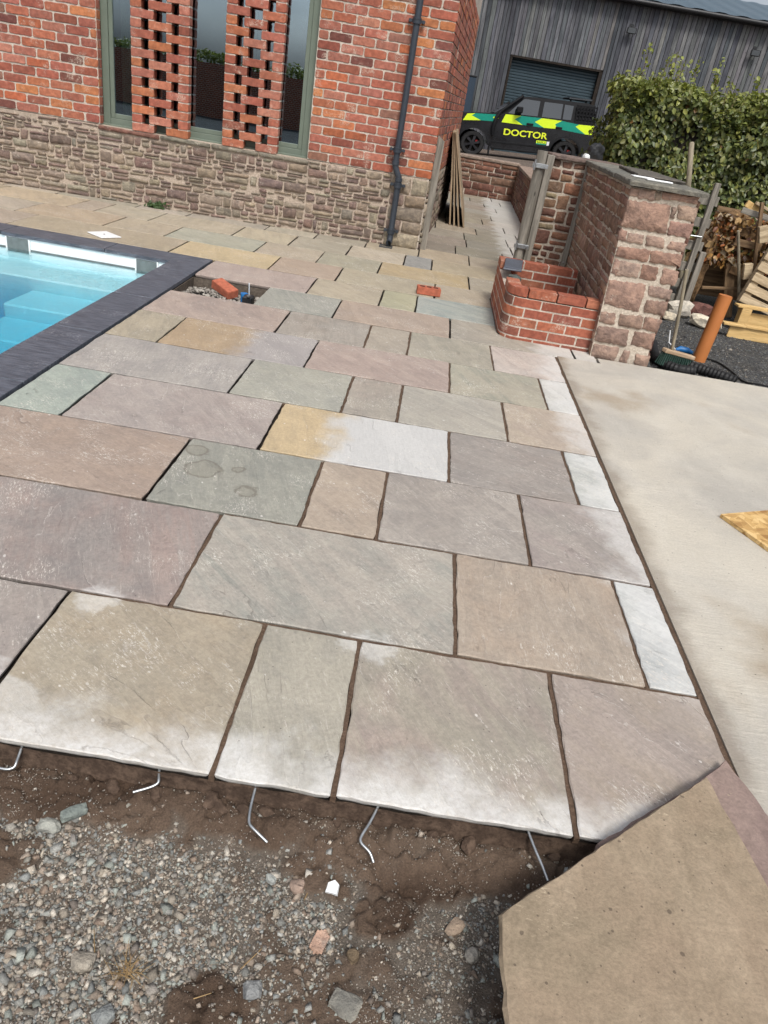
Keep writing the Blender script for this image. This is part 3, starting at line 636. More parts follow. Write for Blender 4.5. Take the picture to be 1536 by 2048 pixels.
n_c = int((2.66 - BZ) / CH)
for c in range(n_c):
    v = BZ + CH * (c + .5); ph = (0, .5)[c % 2] * BP + rng.uniform(-.03, .03)
    if v < 2.05: course_fill(wall, -5.30, WL, v, ph)
    course_fill(wall, WR, .012, v, (BP * .5 if c % 2 else 0) + rng.uniform(-.02, .02))
# brickwork outside the picture: joined
bx_ = MB()
for c in range(44):
    v = BZ + CH * c
    if v > 4.5: break
    for a, b in ((-7.5, -5.30 if v + .04 < 2.05 else WL), (WR, .012), (WL, WR)):
        if (a == WR and v + CH / 2 < 2.66 - .02) or (a == WL and v < 3.05): continue
        u = a - (BP / 2 if c % 2 else 0)
        while u < b - .02:
            x0, x1 = max(a, u) + .006, min(b, u + BP) - .006
            if x1 - x0 > .03: bx_.box(x0, x1, -.006, .02, v + .007, v + CH - .007, col=vary(lin(rng.choice(BRICKS)), .14))
            u += BP
tag(bx_.build('brickwork', M['brick_vc'], wall, usecol=True), kind='stuff')
# left reveal bricks
rv = MB()
for c in range(26):
    v = BZ + CH * c
    for (d0, d1) in (((.006, .105),) if c % 2 else ((.006, .05), (.062, .105))):
        col = vary(lin(rng.choice(BRICKS)), .14); rv.box(WL - .02, WL + .006, d0, d1, v + .006, v + CH - .006, col=col, bev=.003)
o_ = rv.build('reveal_bricks', M['brick_vc'], house, usecol=True); tag(o_, kind='stuff')
rvb = MB(); rvb.box(WL - .03, WL + .001, .001, .119, BZ, 3.05); rvb.build('reveal', M['lime'], house); rvb = MB(); rvb.box(WR - .001, WR + .03, .001, .119, BZ, 3.05); rvb.build('reveal', M['lime'], house)
# pierced brick screens in front of the glazing
for (a, b) in ((-3.315, -2.705), (-2.335, -1.725)):
    sc = MB(); sc = empty('brick_screen', (a, .0, 0), 0, house); W = b - a
    def solid(u0, u1, v):
        k = ('sc', round(u1 - u0, 3), rng.randrange(4))
        if k not in bmeshes:
            L = u1 - u0; poly = [(-L / 2, -.038), (L / 2, -.038), (L / 2, .038), (-L / 2, .038)]
            bmeshes[k] = piece_mesh('brick', poly, .007, .112, .05, .0028, .0050, .0003, .2, smooth=False)[0]
        link('brick', bmeshes[k], M['brick'], sc, ((u0 + u1) / 2, rng.uniform(-.003, .003), v), (0, rng.uniform(-.005, .005), 0), vary(lin(rng.choice(BRICKS[:9])), .13))
    mo = MB()
    for c in range(26):
        v = BZ - .012 + CH * (c + .5)
        if c % 2 == 0: parts = ((0, .240), (.366, W))
        else: parts = ((0, .112), (.184, .424), (.496, W))
        for u0, u1 in parts: solid(u0 + .001, u1 - .001, v)
        # bed joint mortar, cut back, only where a brick sits above and below
        nxt = ((0, .240), (.366, W)) if c % 2 == 1 else ((0, .112), (.184, .424), (.496, W))
        for u0, u1 in parts:
            for w0, w1 in nxt:
                lo, hi = max(u0, w0), min(u1, w1)
                if hi - lo > .01: mo.box(lo + .002, hi - .002, .0, .108, v + CH / 2 - .0075, v + CH / 2 + .0075)
    tag(mo.build('bed_joint', M['lime'], sc), kind='stuff')
# glazing behind the screens
win = empty('window', (WL, .125, BZ), 0, house); WW = WR - WL; WH = 2.28
fr = MB()
fr.box(0, .075, 0, .07, 0, WH, bev=.004); fr.box(WW - .085, WW, 0, .07, 0, WH, bev=.004); fr.box(.0755, WW - .0855, .001, .07, 0, .07, bev=.004); fr.box(.0755, WW - .0855, .001, .07, WH - .07, WH, bev=.004)
fr.box(.0755, .1205, .014, .06, .0705, WH - .0705, bev=.004); fr.box(WW - .1305, WW - .0855, .014, .06, .0705, WH - .0705, bev=.004); fr.box(.121, WW - .131, .014, .06, .0705, .118, bev=.004)
fr.box(-.01, WW, -.045, -.001, -.018, .012, bev=.003)
fr.build('frame', M['frame'], win)
for a, b in ((.12, .6495), (.6505, 1.6295), (1.6305, WW - .13)):
    p_ = MB(); p_.box(a, b, .034, .040, .117, WH - .10); p_.build('pane', M['glass'], win)
# room behind, curtain
rm = MB(); rm.add([(-.5, .5, -.6), (3.2, .5, -.6), (3.2, 3.5, -.6), (-.5, 3.5, -.6), (-.5, .5, 2.6), (3.2, .5, 2.6), (3.2, 3.5, 2.6), (-.5, 3.5, 2.6)], [(0, 1, 2, 3), (7, 6, 5, 4), (0, 3, 7, 4), (1, 5, 6, 2), (2, 6, 7, 3)])
rm.add([(-.5, .09, -.6), (-.5, .5, -.6), (-.5, .5, 2.6), (-.5, .09, 2.6)], [(0, 1, 2, 3)]); rm.build('room', M['dark'], win)
cu = []; cf = []
for i in range(30):
    x = .16 + i * .0135; y = .16 + .022 * math.sin(i * 1.25) + .006 * math.sin(i * .5)
    for z in (-.05, 1.0, 2.2): cu.append((x + (.03 * (2.2 - z) / 2.2 if i > 15 else 0) * 0, y, z))
for i in range(29):
    for k in (0, 1): cf.append((i * 3 + k, i * 3 + 3 + k, i * 3 + 4 + k, i * 3 + 1 + k))
link('curtain', mesh('curtain', cu, cf, True), M['curtain'], win)
# sill stones under the windows
for a, b, c in ((WL - .02, -3.02, (124, 92, 82)), (-3.01, -2.46, (122, 118, 106)), (-2.45, -1.93, (128, 122, 110)), (-1.92, WR + .02, (132, 126, 114))):
    me, cu_, cv_ = piece_mesh('sill_stone', [(a, BZ - .052), (b, BZ - .056), (b, BZ - .014), (a, BZ - .012)], .016, .10, .06, .003, .006, .001)
    link('sill_stone', me, M['stone'], house, (cu_, 0, cv_), (0, 0, 0), lin(c))
# stone plinth
pl = MB(); pl.box(-7.5, -.005, .004, .5, -.12, BZ - .006); plinth = pl.build('stone_plinth', M['lime3'], house)
STONES = [tuple(.64 * a + .36 * b for a, b in zip(c, (142, 134, 125))) for c in [(122, 98, 90), (110, 88, 82), (128, 102, 93), (146, 130, 112), (152, 137, 117), (140, 128, 111), (130, 118, 103), (142, 124, 106), (104, 86, 80), (148, 136, 119), (158, 144, 124), (128, 122, 108), (120, 100, 92), (150, 138, 122), (134, 112, 100)]]
st_poly = pack(-5.35, WL - .02, -.005, BZ - .012, .026, .118, .06, .25, .45) + pack(WL - .02, WR + .02, -.005, BZ - .06, .026, .118, .06, .25, .45) + pack(WR + .02, -.42, -.005, BZ - .012, .026, .118, .06, .25, .45)
qv = -.005
for h_, ws in ((.165, (.40,)), (.13, (.17, .23)), (.15, (.40,)), (.13, (.16, .24)), (.178, (.22, .18))):
    u = -.42
    for w_ in ws: st_poly.append([(u, qv), (u + w_ + .01, qv), (u + w_ + .01, qv + h_), (u, qv + h_)]); u += w_ + .01
    qv += h_
st_poly += pack(-7.5, -5.35, -.005, BZ - .012, .09, .16, .25, .5, .1)
def area(p): return (p[1][0] - p[0][0]) * (p[2][1] - p[1][1])
in_view = sorted([p for p in st_poly if p[1][0] > -5.1], key=area, reverse=True); big_polys = in_view[:290]; rest_polys = in_view[290:] + [p for p in st_poly if p[1][0] <= -5.1]
lay_stones(plinth, big_polys, STONES, M['stone'], .0075, (.004, .018), .006)
rub = MB()
def join_stones(polys, cols, joint, proud, jit, Mx):
    for p in polys:
        p = shrink(p, joint)
        if abs(p[1][0] - p[0][0]) < .012 or abs(p[2][1] - p[1][1]) < .008: continue
        hgt = min(abs(p[2][1] - p[1][1]), abs(p[1][0] - p[0][0]))
        me, cu_, cv_ = piece_mesh('piece', p, rng.uniform(*proud), .02, .05, min(jit, hgt * .08), min(.01, hgt * .2), .004)
        rub.add([Mx @ (q.co + Vector((cu_, 0, cv_))) for q in me.vertices], [tuple(q.vertices) for q in me.polygons], True, vary(lin(rng.choice(cols)), .16)); bpy.data.meshes.remove(me)
join_stones(rest_polys, STONES, .0075, (.004, .018), .006, Matrix.Identity(4))
# side wall along the sunken path
SB = math.atan2(1, .06) - TH
side = empty('side_wall', (0, 0, 0), SB, house)
sb = MB(); sb.box(.001, 5.25, .0, .12, BZ, 4.6); sb.box(.001, 5.25, .006, .5, -.1, BZ - .004); sb.build('backing', M['lime'], side)
bk = MB()
for c in range(23):
    v = BZ + CH * c; u = -.005 + (0 if c % 2 else -.115); 
    while u < 5.24:
        L = rng.choice((.222, .108)) if u > 0 else .222
        a, b = max(.0, u), min(u + L, 5.25)
        if b - a > .03 and not (v > .95 and (.95 < (a + b) / 2 < 1.06 or 2.1 < (a + b) / 2 < 2.22 or 3.4 < (a + b) / 2 < 3.5)):
            bk.box(a, b, -.010 + rng.uniform(-.003, .003), .02, v + .006, v + CH - .006, col=vary(lin(rng.choice(BRICKS)), .14), bev=.003)
        u += L + .012
o_ = bk.build('brickwork', M['brick_vc'], side, usecol=True); tag(o_, kind='stuff')
sl_ = MB()
for u in (1.0, 2.16, 3.45): sl_.box(u - .05, u + .05, -.002, .004, 1.0, 2.7)
sl_.build('slit_recess', M['dark'], side)
join_stones(pack(.0, 5.2, -.005, BZ - .012, .05, .16, .14, .4, .3), STONES, .0065, (.010, .022), .005, Matrix.Rotation(SB, 4, 'Z'))
tag(rub.build('rubble_stones', M['stone_vc'], house, usecol=True), kind='stuff')
# body and roof of the house, closed behind
hb = MB(); hb.box(-7.5, .05, 4.6, 5.2, -.1, 4.6); hb.box(-7.6, -7.5, 0, 5.2, -.1, 4.6)
hb.build('rear_wall', M['lime'], house)
rf = MB(); rf.prism([(-.35, 4.5), (2.6, 6.4), (5.6, 4.5), (5.6, 4.66), (2.6, 6.58), (-.35, 4.66)], -7.9, .38, 'x'); rf.build('roof', M['slate'], house)
# downpipe
dp = empty('downpipe', (0, 0, 0), 0, house)
# from world x to distance along wall: u = x + .085 (nearly)
def W2H(x, z, y=-.085): return (x + .085, y, z)
pm = MB(); pm.tube([W2H(-.47, 4.4), W2H(-.477, 2.6), W2H(-.487, 1.2), W2H(-.49, .87), W2H(-.488, .845), W2H(-.452, .775), W2H(-.432, .745), W2H(-.43, .72), W2H(-.43, .40), W2H(-.43, .09), W2H(-.433, .06, -.10), W2H(-.438, .045, -.135)], .034, 16)
pm.build('pipe', M['pipe'], dp)
for (x, z) in ((-.481, 2.20), (-.49, 1.01), (-.43, .66), (-.43, .17)):
    b_ = MB(); b_.tube([W2H(x, z - .022), W2H(x, z + .022)], .042, 16); b_.tube([W2H(x, z - .026), W2H(x, z - .012)], .046, 16); b_.tube([W2H(x, z + .012), W2H(x, z + .026)], .046, 16)
    b_.box(x + .085 - .085, x + .085 + .085, -.062, -.050, z - .014, z + .014, bev=.003)
    for s_ in (-1, 1): b_.tube([(x + .085 + s_ * .07, -.064, z), (x + .085 + s_ * .07, .0, z)], .016, 10)
    b_.build('bracket', M['pipe'], dp)
sk_ = MB(); sk_.tube([W2H(-.49, .86), W2H(-.49, .90)], .041, 16); sk_.build('socket', M['pipe'], dp); sk_ = MB(); sk_.tube([W2H(-.43, .70), W2H(-.43, .735)], .041, 16); sk_.build('socket', M['pipe'], dp)
sh_ = MB(); sh_.tube([W2H(-.438, .047, -.1365), W2H(-.4385, .0465, -.1375)], .027, 14); sh_.build('outlet', M['dark'], dp)
gr = empty('drain_grate', (-.455, 8.80, .004)); tag(gr, 'small dark drain grate on paving under the downpipe outlet', 'drain grate')
gm = MB()
for a, b, c, d in ((-.075, .075, -.075, -.062), (-.075, .075, .062, .075), (-.075, -.062, -.0615, .0615), (.062, .075, -.0615, .0615)): gm.box(a, b, c, d, -.002, .006)
gm.build('frame', M['pipe'], gr)
for i in range(6):
    x = -.05 + i * .02; q = MB(); q.box(x - .004, x + .004, -.0615, .0615, -.001, .005); q.build('bar', M['pipe'], gr)
# ================================================================== STONE WALLS ON THE RIGHT
RED = [(134, 98, 86), (126, 90, 80), (142, 108, 96), (120, 86, 78), (146, 114, 100), (130, 100, 90), (112, 84, 78)]
RED2 = [(118, 84, 72), (124, 92, 78), (110, 80, 70), (130, 100, 84), (106, 76, 68), (122, 98, 84)]
END = [[(1.358, 1.156), (1.407, 1.158), (1.401, 1.209), (1.345, 1.206)], [(1.415, 1.154), (1.529, 1.151), (1.515, 1.212), (1.408, 1.207)], [(1.536, 1.161), (1.568, 1.163), (1.562, 1.21), (1.522, 1.21)], [(1.577, 1.176), (1.828, 1.177), (1.83, 1.226), (1.567, 1.214)], [(1.417, 0.955), (1.681, 0.954), (1.653, 1.14), (1.425, 1.125)], [(1.677, 1.06), (1.7, 1.061), (1.695, 1.131), (1.668, 1.133)], [(1.731, 1.069), (1.836, 1.064), (1.834, 1.154), (1.706, 1.148)], [(1.695, 0.953), (1.841, 0.952), (1.841, 1.043), (1.688, 1.04)], [(1.358, 0.862), (1.414, 0.856), (1.41, 0.922), (1.345, 0.934)], [(1.424, 0.857), (1.536, 0.86), (1.537, 0.918), (1.42, 0.914)], [(1.57, 0.859), (1.696, 0.86), (1.679, 0.919), (1.558, 0.918)], [(1.726, 0.862), (1.838, 0.855), (1.842, 0.91), (1.73, 0.911)], [(1.411, 0.748), (1.611, 0.748), (1.615, 0.827), (1.407, 0.815)], [(1.635, 0.749), (1.85, 0.755), (1.836, 0.832), (1.623, 0.825)], [(1.372, 0.628), (1.428, 0.617), (1.419, 0.722), (1.349, 0.737)], [(1.431, 0.618), (1.584, 0.63), (1.573, 0.715), (1.426, 0.724)], [(1.599, 0.626), (1.714, 0.628), (1.71, 0.721), (1.592, 0.722)], [(1.755, 0.618), (1.854, 0.615), (1.854, 0.716), (1.747, 0.724)], [(1.434, 0.405), (1.667, 0.389), (1.661, 0.589), (1.419, 0.578)], [(1.697, 0.523), (1.851, 0.505), (1.849, 0.58), (1.689, 0.587)], [(1.706, 0.399), (1.854, 0.393), (1.846, 0.49), (1.703, 0.483)], [(1.406, 0.273), (1.517, 0.263), (1.509, 0.347), (1.389, 0.341)], [(1.557, 0.263), (1.726, 0.264), (1.713, 0.358), (1.545, 0.347)], [(1.741, 0.273), (1.845, 0.263), (1.846, 0.356), (1.731, 0.358)], [(1.434, 0.121), (1.657, 0.12), (1.64, 0.241), (1.439, 0.235)], [(1.69, 0.14), (1.836, 0.129), (1.836, 0.247), (1.689, 0.235)], [(1.417, -0.005), (1.605, -0.017), (1.613, 0.097), (1.424, 0.094)], [(1.647, -0.009), (1.702, -0.022), (1.702, 0.083), (1.654, 0.082)], [(1.764, -0.007), (1.851, -0.026), (1.855, 0.073), (1.76, 0.071)]]
ENDC = [(150, 118, 108), (172, 142, 132), (140, 128, 114), (160, 120, 108), (130, 96, 86), (108, 90, 84), (158, 134, 120), (128, 88, 84), (138, 100, 92), (152, 126, 118), (136, 110, 102), (160, 126, 114), (134, 92, 80), (136, 96, 84), (142, 108, 100), (150, 128, 120), (112, 74, 64), (140, 106, 96), (150, 114, 104), (138, 114, 108), (112, 84, 76), (128, 100, 92), (126, 100, 90), (130, 96, 86), (108, 84, 80), (114, 84, 76), (138, 112, 104), (130, 104, 96), (142, 114, 104)]
sw = empty('stone_wall', (1.63, 6.8, 0)); WL0 = Vector((1.63, 6.8, 0))
tag(sw, 'rough red sandstone wall ending in a broad pier beside the concrete', 'wall')
c_ = MB(); c_.prism([(1.412, -.03), (1.848, -.03), (1.826, 1.222), (1.350, 1.215)], 5.655, 8.0, 'y'); c_.v = [(x + .036 * (y - 5.655), y, z) for x, y, z in c_.v]; c_.build('core', M['lime2'], sw, tuple(-WL0))
ef = empty('end_face', tuple(Vector((0, 5.655, 0)) - WL0), 0, sw)
for p, c in zip(END, ENDC):
    c = tuple(min(255, (.42 * a + .58 * b) * 1.08) for a, b in zip(c, (146, 129, 115))); lo_ = min(a for a, b in p)
    if lo_ < 1.44 and not any(r is not p and max(a for a, b in r) < lo_ + .02 and abs(sum(b for a, b in r) / 4 - sum(b for a, b in p) / 4) < .06 for r in END): p = [(1.418 - .058 * b / 1.22 if a < lo_ + .03 else a, b) for a, b in p]
    cu0 = sum(a for a, b in p) / 4; cv0 = sum(b for a, b in p) / 4; p = [(a + .0035 * (1 if a > cu0 else -1), b + .003 * (1 if b > cv0 else -1)) for a, b in p]; p = [(a - .012 if a < 1.375 else a + (.010 if a > 1.835 else 0), b) for a, b in p]
    me, cu_, cv_ = piece_mesh('stone', p, rng.uniform(.005, .012), .03, .018, .0055, .005, .0005, .10)
    link('stone', me, M['sand'], ef, (cu_, 0, cv_), (0, 0, 0), lin(c))
sf = empty('side_face', tuple(Vector((1.497, 8.0, 0)) - WL0), R(-90), sw); sf.rotation_euler = (.052, 0, R(-92.06))
lay_stones(sf, pack(.0, 2.345, -.01, 1.21, .07, .145, .13, .30, .22), [(146, 116, 100), (152, 122, 106), (136, 108, 94), (156, 128, 112), (132, 106, 94)], M['sand'], .008, (.003, .012), .006)
rf_ = empty('rear_face', tuple(Vector((1.85, 5.67, 0)) - WL0), R(87.9), sw)
lay_stones(rf_, pack(.0, 2.3, -.01, 1.21, .1, .17, .18, .36, .1), RED2, M['sand'], .008, (.010, .02), .005)
def flag(parent, poly, z0, z1, mat, col, off=Vector((0, 0, 0)), name='coping_flag', jit=.006, step=.08, tilt=(0, 0, 0)):
    cx = sum(p[0] for p in poly) / len(poly); cy = sum(p[1] for p in poly) / len(poly); P = []; n = len(poly)
    for i in range(n):
        a, b = Vector(poly[i]), Vector(poly[(i + 1) % n]); m = max(1, int((b - a).length / step)); d = (b - a).normalized(); q = Vector((d.y, -d.x))
        for k in range(m): P.append(a + (b - a) * (k / m) + q * rng.uniform(-jit, jit))
    m = len(P); v = []
    for z, s in ((z1, .985), (z1 - .008, 1.0), ((z0 + z1) / 2, .995), (z0, .985)):
        for p in P: v.append(((p.x - cx) * s + rng.uniform(-.002, .002), (p.y - cy) * s, z - z0 + rng.uniform(-.0015, .0015)))
    f = [tuple(range(m))] + [(r_ * m + i, r_ * m + (i + 1) % m, (r_ + 1) * m + (i + 1) % m, (r_ + 1) * m + i) for r_ in range(3) for i in range(m)] + [tuple(range(4 * m - 1, 3 * m - 1, -1))]
    me = mesh(name, v, f); bm = bmesh.new(); bm.from_mesh(me); bmesh.ops.recalc_face_normals(bm, faces=bm.faces[:]); bm.to_mesh(me); bm.free()
    return link(name, me, mat, parent, (cx + off.x, cy + off.y, z0 + off.z), tilt, lin(col))
for a, b, c in ((5.60, 6.30, (120, 118, 110)), (6.31, 7.1, (112, 112, 106)), (7.11, 8.02, (124, 122, 114))):
    flag(sw, [(1.315 + .036 * (a - 5.6), a), (1.872 + .036 * (a - 5.6), a - .01), (1.872 + .036 * (b - 5.6), b), (1.315 + .036 * (b - 5.6), b)], 1.224, 1.258, M['rock'], c, -WL0)
flag(sw, [(1.50, 6.2), (1.86, 6.16), (1.87, 7.3), (1.6, 7.4)], 1.261, 1.282, M['rock'], (100, 96, 90), -WL0)
wp = empty('white_offcut', (1.60, 5.95, 1.26)); tag(wp, 'white plastic strip lying on the stone wall coping, nearer the camera', 'plastic strip'); wb_ = MB(); wb_.box(-.10, .10, -.03, .03, 0, .012, bev=.004); wb_.build('strip', M['white'], wp, (0, 0, 0), (0, 0, .15))
wp2 = empty('white_offcut', (1.52, 6.12, 1.26)); tag(wp2, 'white plastic strip lying on the stone wall coping, farther and left', 'plastic strip'); wb_ = MB(); wb_.box(-.085, .085, -.03, .03, 0, .012, bev=.004); wb_.build('strip', M['white'], wp2, (0, 0, 0), (0, 0, .15))

fw = empty('stone_wall', (1.5, 8.2, 0)); FW = Vector((1.5, 8.2, 0))
tag(fw, 'short squared sandstone wall facing the patio behind the brick planter', 'wall')
c_ = MB(); c_.box(1.085, 1.95, 8.012, 8.36, -.05, 1.225); c_.build('core', M['lime2'], fw, tuple(-FW))
ff = empty('front_face', tuple(Vector((1.085, 8.012, 0)) - FW), 0, fw)
lay_stones(ff, pack(.0, .40, -.01, 1.225, .06, .15, .09, .19, .3), RED2 + [(142, 126, 104), (136, 108, 88), (138, 100, 82)], M['sand'], .0075, (.004, .014), .005)
flag(fw, [(1.06, 7.96), (1.80, 7.98), (1.8, 8.4), (1.06, 8.4)], 1.229, 1.262, M['rock'], (118, 104, 98), -FW)

bt = empty('timber_batten', (1.437, 7.955, 0)); tag(bt, 'grey timber batten upright in the corner between the two stone walls', 'batten')
b_ = MB(); b_.box(-.024, .024, -.02, .02, 0, 1.19, bev=.003); b_.build('batten', M['grey_wood'], bt)
for z in (.30, 1.09): b_ = MB(); b_.tube([(-.004, -.0195, z), (-.004, -.028, z)], .009, 8); b_.build('bolt', M['steel'], bt)

gp = empty('gate_post', (.955, 7.86, 0)); tag(gp, 'round weathered gate post with steel hinge clamps by the path', 'gate post')
b_ = MB(); b_.tube([(0, 0, 0), (0, 0, .6), (0, 0, 1.275)], [.052, .051, .050], 14); b_.build('post', M['grey_wood'], gp)
for z in (1.145, .40):
    b_ = MB(); b_.tube([(0, 0, z - .022), (0, 0, z + .022)], .056, 14); b_.box(-.075, .075, -.068, -.05, z - .02, z + .02, bev=.003); b_.tube([(-.055, -.075, z - .04), (-.055, -.075, z + .05)], .011, 8); b_.tube([(.05, -.07, z), (.05, -.085, z)], .012, 6)
    b_.build('hinge_clamp', M['steel'], gp)
gp2 = empty('gate_post', (1.045, 7.90, 0)); tag(gp2, 'dark square gate post fixed against the end of the sandstone wall', 'gate post')
b_ = MB(); b_.box(-.033, .037, -.05, .09, 0, 1.25, bev=.004); b_.build('post', M['grey_wood'], gp2)
hp = empty('gate_post', (-.035, 9.06, 0)); tag(hp, 'grey timber post with slanted top against the house corner', 'gate post')
b_ = MB(); b_.prism([(-.045, 0), (.04, 0), (.045, 1.16), (-.04, 1.22)], -.025, .03, 'y'); b_.build('post', M['grey_wood'], hp)

# walls of the sunken path
rw = empty('retaining_wall', (.5, 16.5, 0)); RW = Vector((.5, 16.5, 0)); tag(rw, 'low red sandstone retaining wall across the end of the path', 'wall')
c_ = MB(); c_.box(-1.5, 1.62, 16.44, 16.8, -.05, .675); c_.build('core', M['lime2'], rw, tuple(-RW))
ff = empty('front_face', tuple(Vector((.0, 16.44, 0)) - RW), 0, rw)
lay_stones(ff, pack(-.2, 1.62, -.01, .67, .08, .15, .2, .42, .2), RED2, M['sand'], .007, (.010, .02), .006, seg_=.12)
for i in range(4): flag(rw, [(-.9 + i * .63, 16.40), (-.275 + i * .63, 16.40), (-.275 + i * .63, 16.84), (-.9 + i * .63, 16.84)], .678, .72, M['rock'], (150, 134, 122), -RW, 'capping_stone', .004, .2)
rs = empty('retaining_wall', (1.5, 12.4, 0)); RS = Vector((1.5, 12.4, 0)); tag(rs, 'low red sandstone retaining wall along the right of the path', 'wall')
rz = math.atan2(-8.05, -.183)
c_ = MB(); c_.prism([(1.411, 8.4), (1.72, 8.4), (1.90, 16.43), (1.594, 16.43)], -.05, .655, 'z'); c_.build('core', M['lime2'], rs, tuple(-RS))
ff = empty('path_face', tuple(Vector((1.594, 16.43, 0)) - RS), rz, rs)
lay_stones(ff, pack(.0, 8.0, -.01, .65, .08, .15, .25, .5, .2), RED2, M['sand'], .007, (.010, .018), .006, seg_=.14)
for i in range(8):
    y0 = 8.42 + i * .998; x0 = 1.395 + .0227 * (y0 - 8.4)
    flag(rs, [(x0, y0), (x0 + .38, y0), (x0 + .40, y0 + .988), (x0 + .0227, y0 + .988)], .658, .70, M['rock'], (150, 132, 120), -RS, 'capping_stone', .004, .2)

# ---------------------------------------------------------------- brick planter with rounded corner
pt_ = empty('brick_planter', (1.05, 6.38, 0)); PT = Vector((1.05, 6.38, 0)); tag(pt_, 'half built red brick planter with a rounded front corner', 'planter')
NB = [tuple(.84 * a + .16 * b for a, b in zip(c, (160, 126, 108))) for c in [(156, 88, 68), (150, 82, 64), (162, 94, 70), (142, 76, 60), (166, 102, 78), (138, 82, 68), (104, 70, 60), (150, 94, 80)]]
X0, X1, Y0, Y1, TB, RC = .685, 1.405, 5.735, 7.03, .105, .13
pch = .0755
def outer(s):
    """distance along the outer path from front right to the back of the left side -> point and normal"""
    L1 = X1 - X0 - RC
    if s < L1: return Vector((X1 - s, Y0)), Vector((0, -1))
    a = (s - L1) / RC
    if a < math.pi / 2: return Vector((X0 + RC - math.sin(a) * RC, Y0 + RC - math.cos(a) * RC)), Vector((-math.sin(a), -math.cos(a)))
    t = s - L1 - RC * math.pi / 2
    return Vector((X0, Y0 + RC + t)), Vector((-1, 0))
LT = (X1 - X0 - RC) + RC * math.pi / 2 + (Y1 - Y0 - RC)
def arc_brick(s0, s1, z0, z1, mat, parent, col, proud=0.0, back=TB, name='brick'):
    n = max(2, int((s1 - s0) / .03)); v = []
    for i in range(n + 1):
        p, q = outer(s0 + (s1 - s0) * i / n); o1 = p + q * (proud + rng.uniform(-.001, .001)); o2 = p - q * back
        for z in (z0 + rng.uniform(-.001, .001), z1 + rng.uniform(-.001, .001)): v.append((o1.x - PT.x, o1.y - PT.y, z)); v.append((o2.x - PT.x, o2.y - PT.y, z))
    f = [(0, 1, 3, 2), (4 * n, 4 * n + 2, 4 * n + 3, 4 * n + 1)]
    for i in range(n):
        a, b = 4 * i, 4 * i + 4; f += [(a, a + 2, b + 2, b), (a + 1, b + 1, b + 3, a + 3), (a + 2, a + 3, b + 3, b + 2), (a, b, b + 1, a + 1)]
    me = mesh(name, v, f); bm = bmesh.new(); bm.from_mesh(me); bmesh.ops.recalc_face_normals(bm, faces=bm.faces[:])
    ed = [e for e in bm.edges if len(e.link_faces) == 2 and e.calc_face_angle() > .8]
    bmesh.ops.bevel(bm, geom=ed, offset=.003, segments=1, affect='EDGES'); bm.to_mesh(me); bm.free()
    c0, q0 = outer((s0 + s1) / 2)
    return link(name, me, mat, parent, (0, 0, 0), (0, 0, 0), col)
for c in range(6):
    z0 = -.045 + c * pch; s = 0.0; k = 0; s += 0
    first = .11 if c % 2 else .215
    while s < LT - .02:
        L = first if k == 0 else .215
        e_ = min(s + L, LT)
        if c == 5 and s > (X1 - X0 - RC) + .22 and s < LT - .35: s = e_ + .0105; k += 1; continue
        col = lin(NB[6]) if (k == 3 and c in (2, 4)) else vary(lin(rng.choice(NB[:6])), .12)
        if e_ - s > .03: arc_brick(s, e_, z0, z0 + .065, M['brick'], pt_, col)
        s = e_ + .0105; k += 1
v = MB()
for c in range(6):
    pass
core = MB()
nn = 40; pv = []
for i in range(nn + 1):
    p, q = outer(LT * i / nn); a = p - q * .0022; b = p - q * (TB - .004)
    for z in (-.05, .325): pv += [(a.x - PT.x, a.y - PT.y, z), (b.x - PT.x, b.y - PT.y, z)]
pf = []
for i in range(nn):
    a, b = 4 * i, 4 * i + 4; pf += [(a, a + 2, b + 2, b), (a + 1, b + 1, b + 3, a + 3), (a + 2, a + 3, b + 3, b + 2)]
core.add(pv, pf); core.build('mortar', M['lime'], pt_)
bw = empty('back_wall', tuple(Vector((X0 + TB, Y1 - TB, 0)) - PT), 0, pt_)
mb_ = MB(); mb_.box(.0, X1 - X0 - TB, -.002, TB, -.05, .395); mb_.build('mortar', M['lime'], bw)
for c in range(6):
    z0 = -.045 + c * pch; u = -.1 * (c % 2)
    while u < X1 - X0 - TB - .03:
        a, b = max(0, u), min(u + .215, X1 - X0 - TB)
        if b - a > .03:
            q = MB(); q.box(-(b - a) / 2, (b - a) / 2, -.004, TB + .004, 0, .065, bev=.003); q.build('brick', M['brick'], bw, ((a + b) / 2, 0, z0), (0, 0, 0), vary(lin(rng.choice(NB[:6])), .12))
        u += .2255
soil = MB(); soil.box(X0 + TB, X1, Y0 + TB, Y1 - TB, -.05, .02); soil.build('soil_fill', M['bed_dark'], pt_, tuple(-PT))
dpc = MB()
for i in range(nn + 1): pass
dv = []; df = []
for i in range(nn + 1):
    p, q = outer((X1 - X0) + (LT - (X1 - X0)) * i / nn); a = p + q * .008; dv += [(a.x - PT.x, a.y - PT.y, .002), (a.x - PT.x, a.y - PT.y, .012)]
for i in range(nn): df.append((2 * i, 2 * i + 2, 2 * i + 3, 2 * i + 1))
link('membrane', mesh('membrane', dv, df), M['black_plastic'], pt_)
st = empty('slate_tile', (.755, 6.62, .405)); tag(st, 'blue slate tile resting on the corner of the brick planter', 'slate tile')
flag(st, [(-.085, -.30), (.07, -.27), (.13, .24), (-.03, .22)], 0, .014, M['slate'], (80, 84, 96), name='tile', jit=.002)
sr = empty('small_stone', (.76, 6.17, .335)); tag(sr, 'small dark stone block on the planter below the slate tile', 'stone')
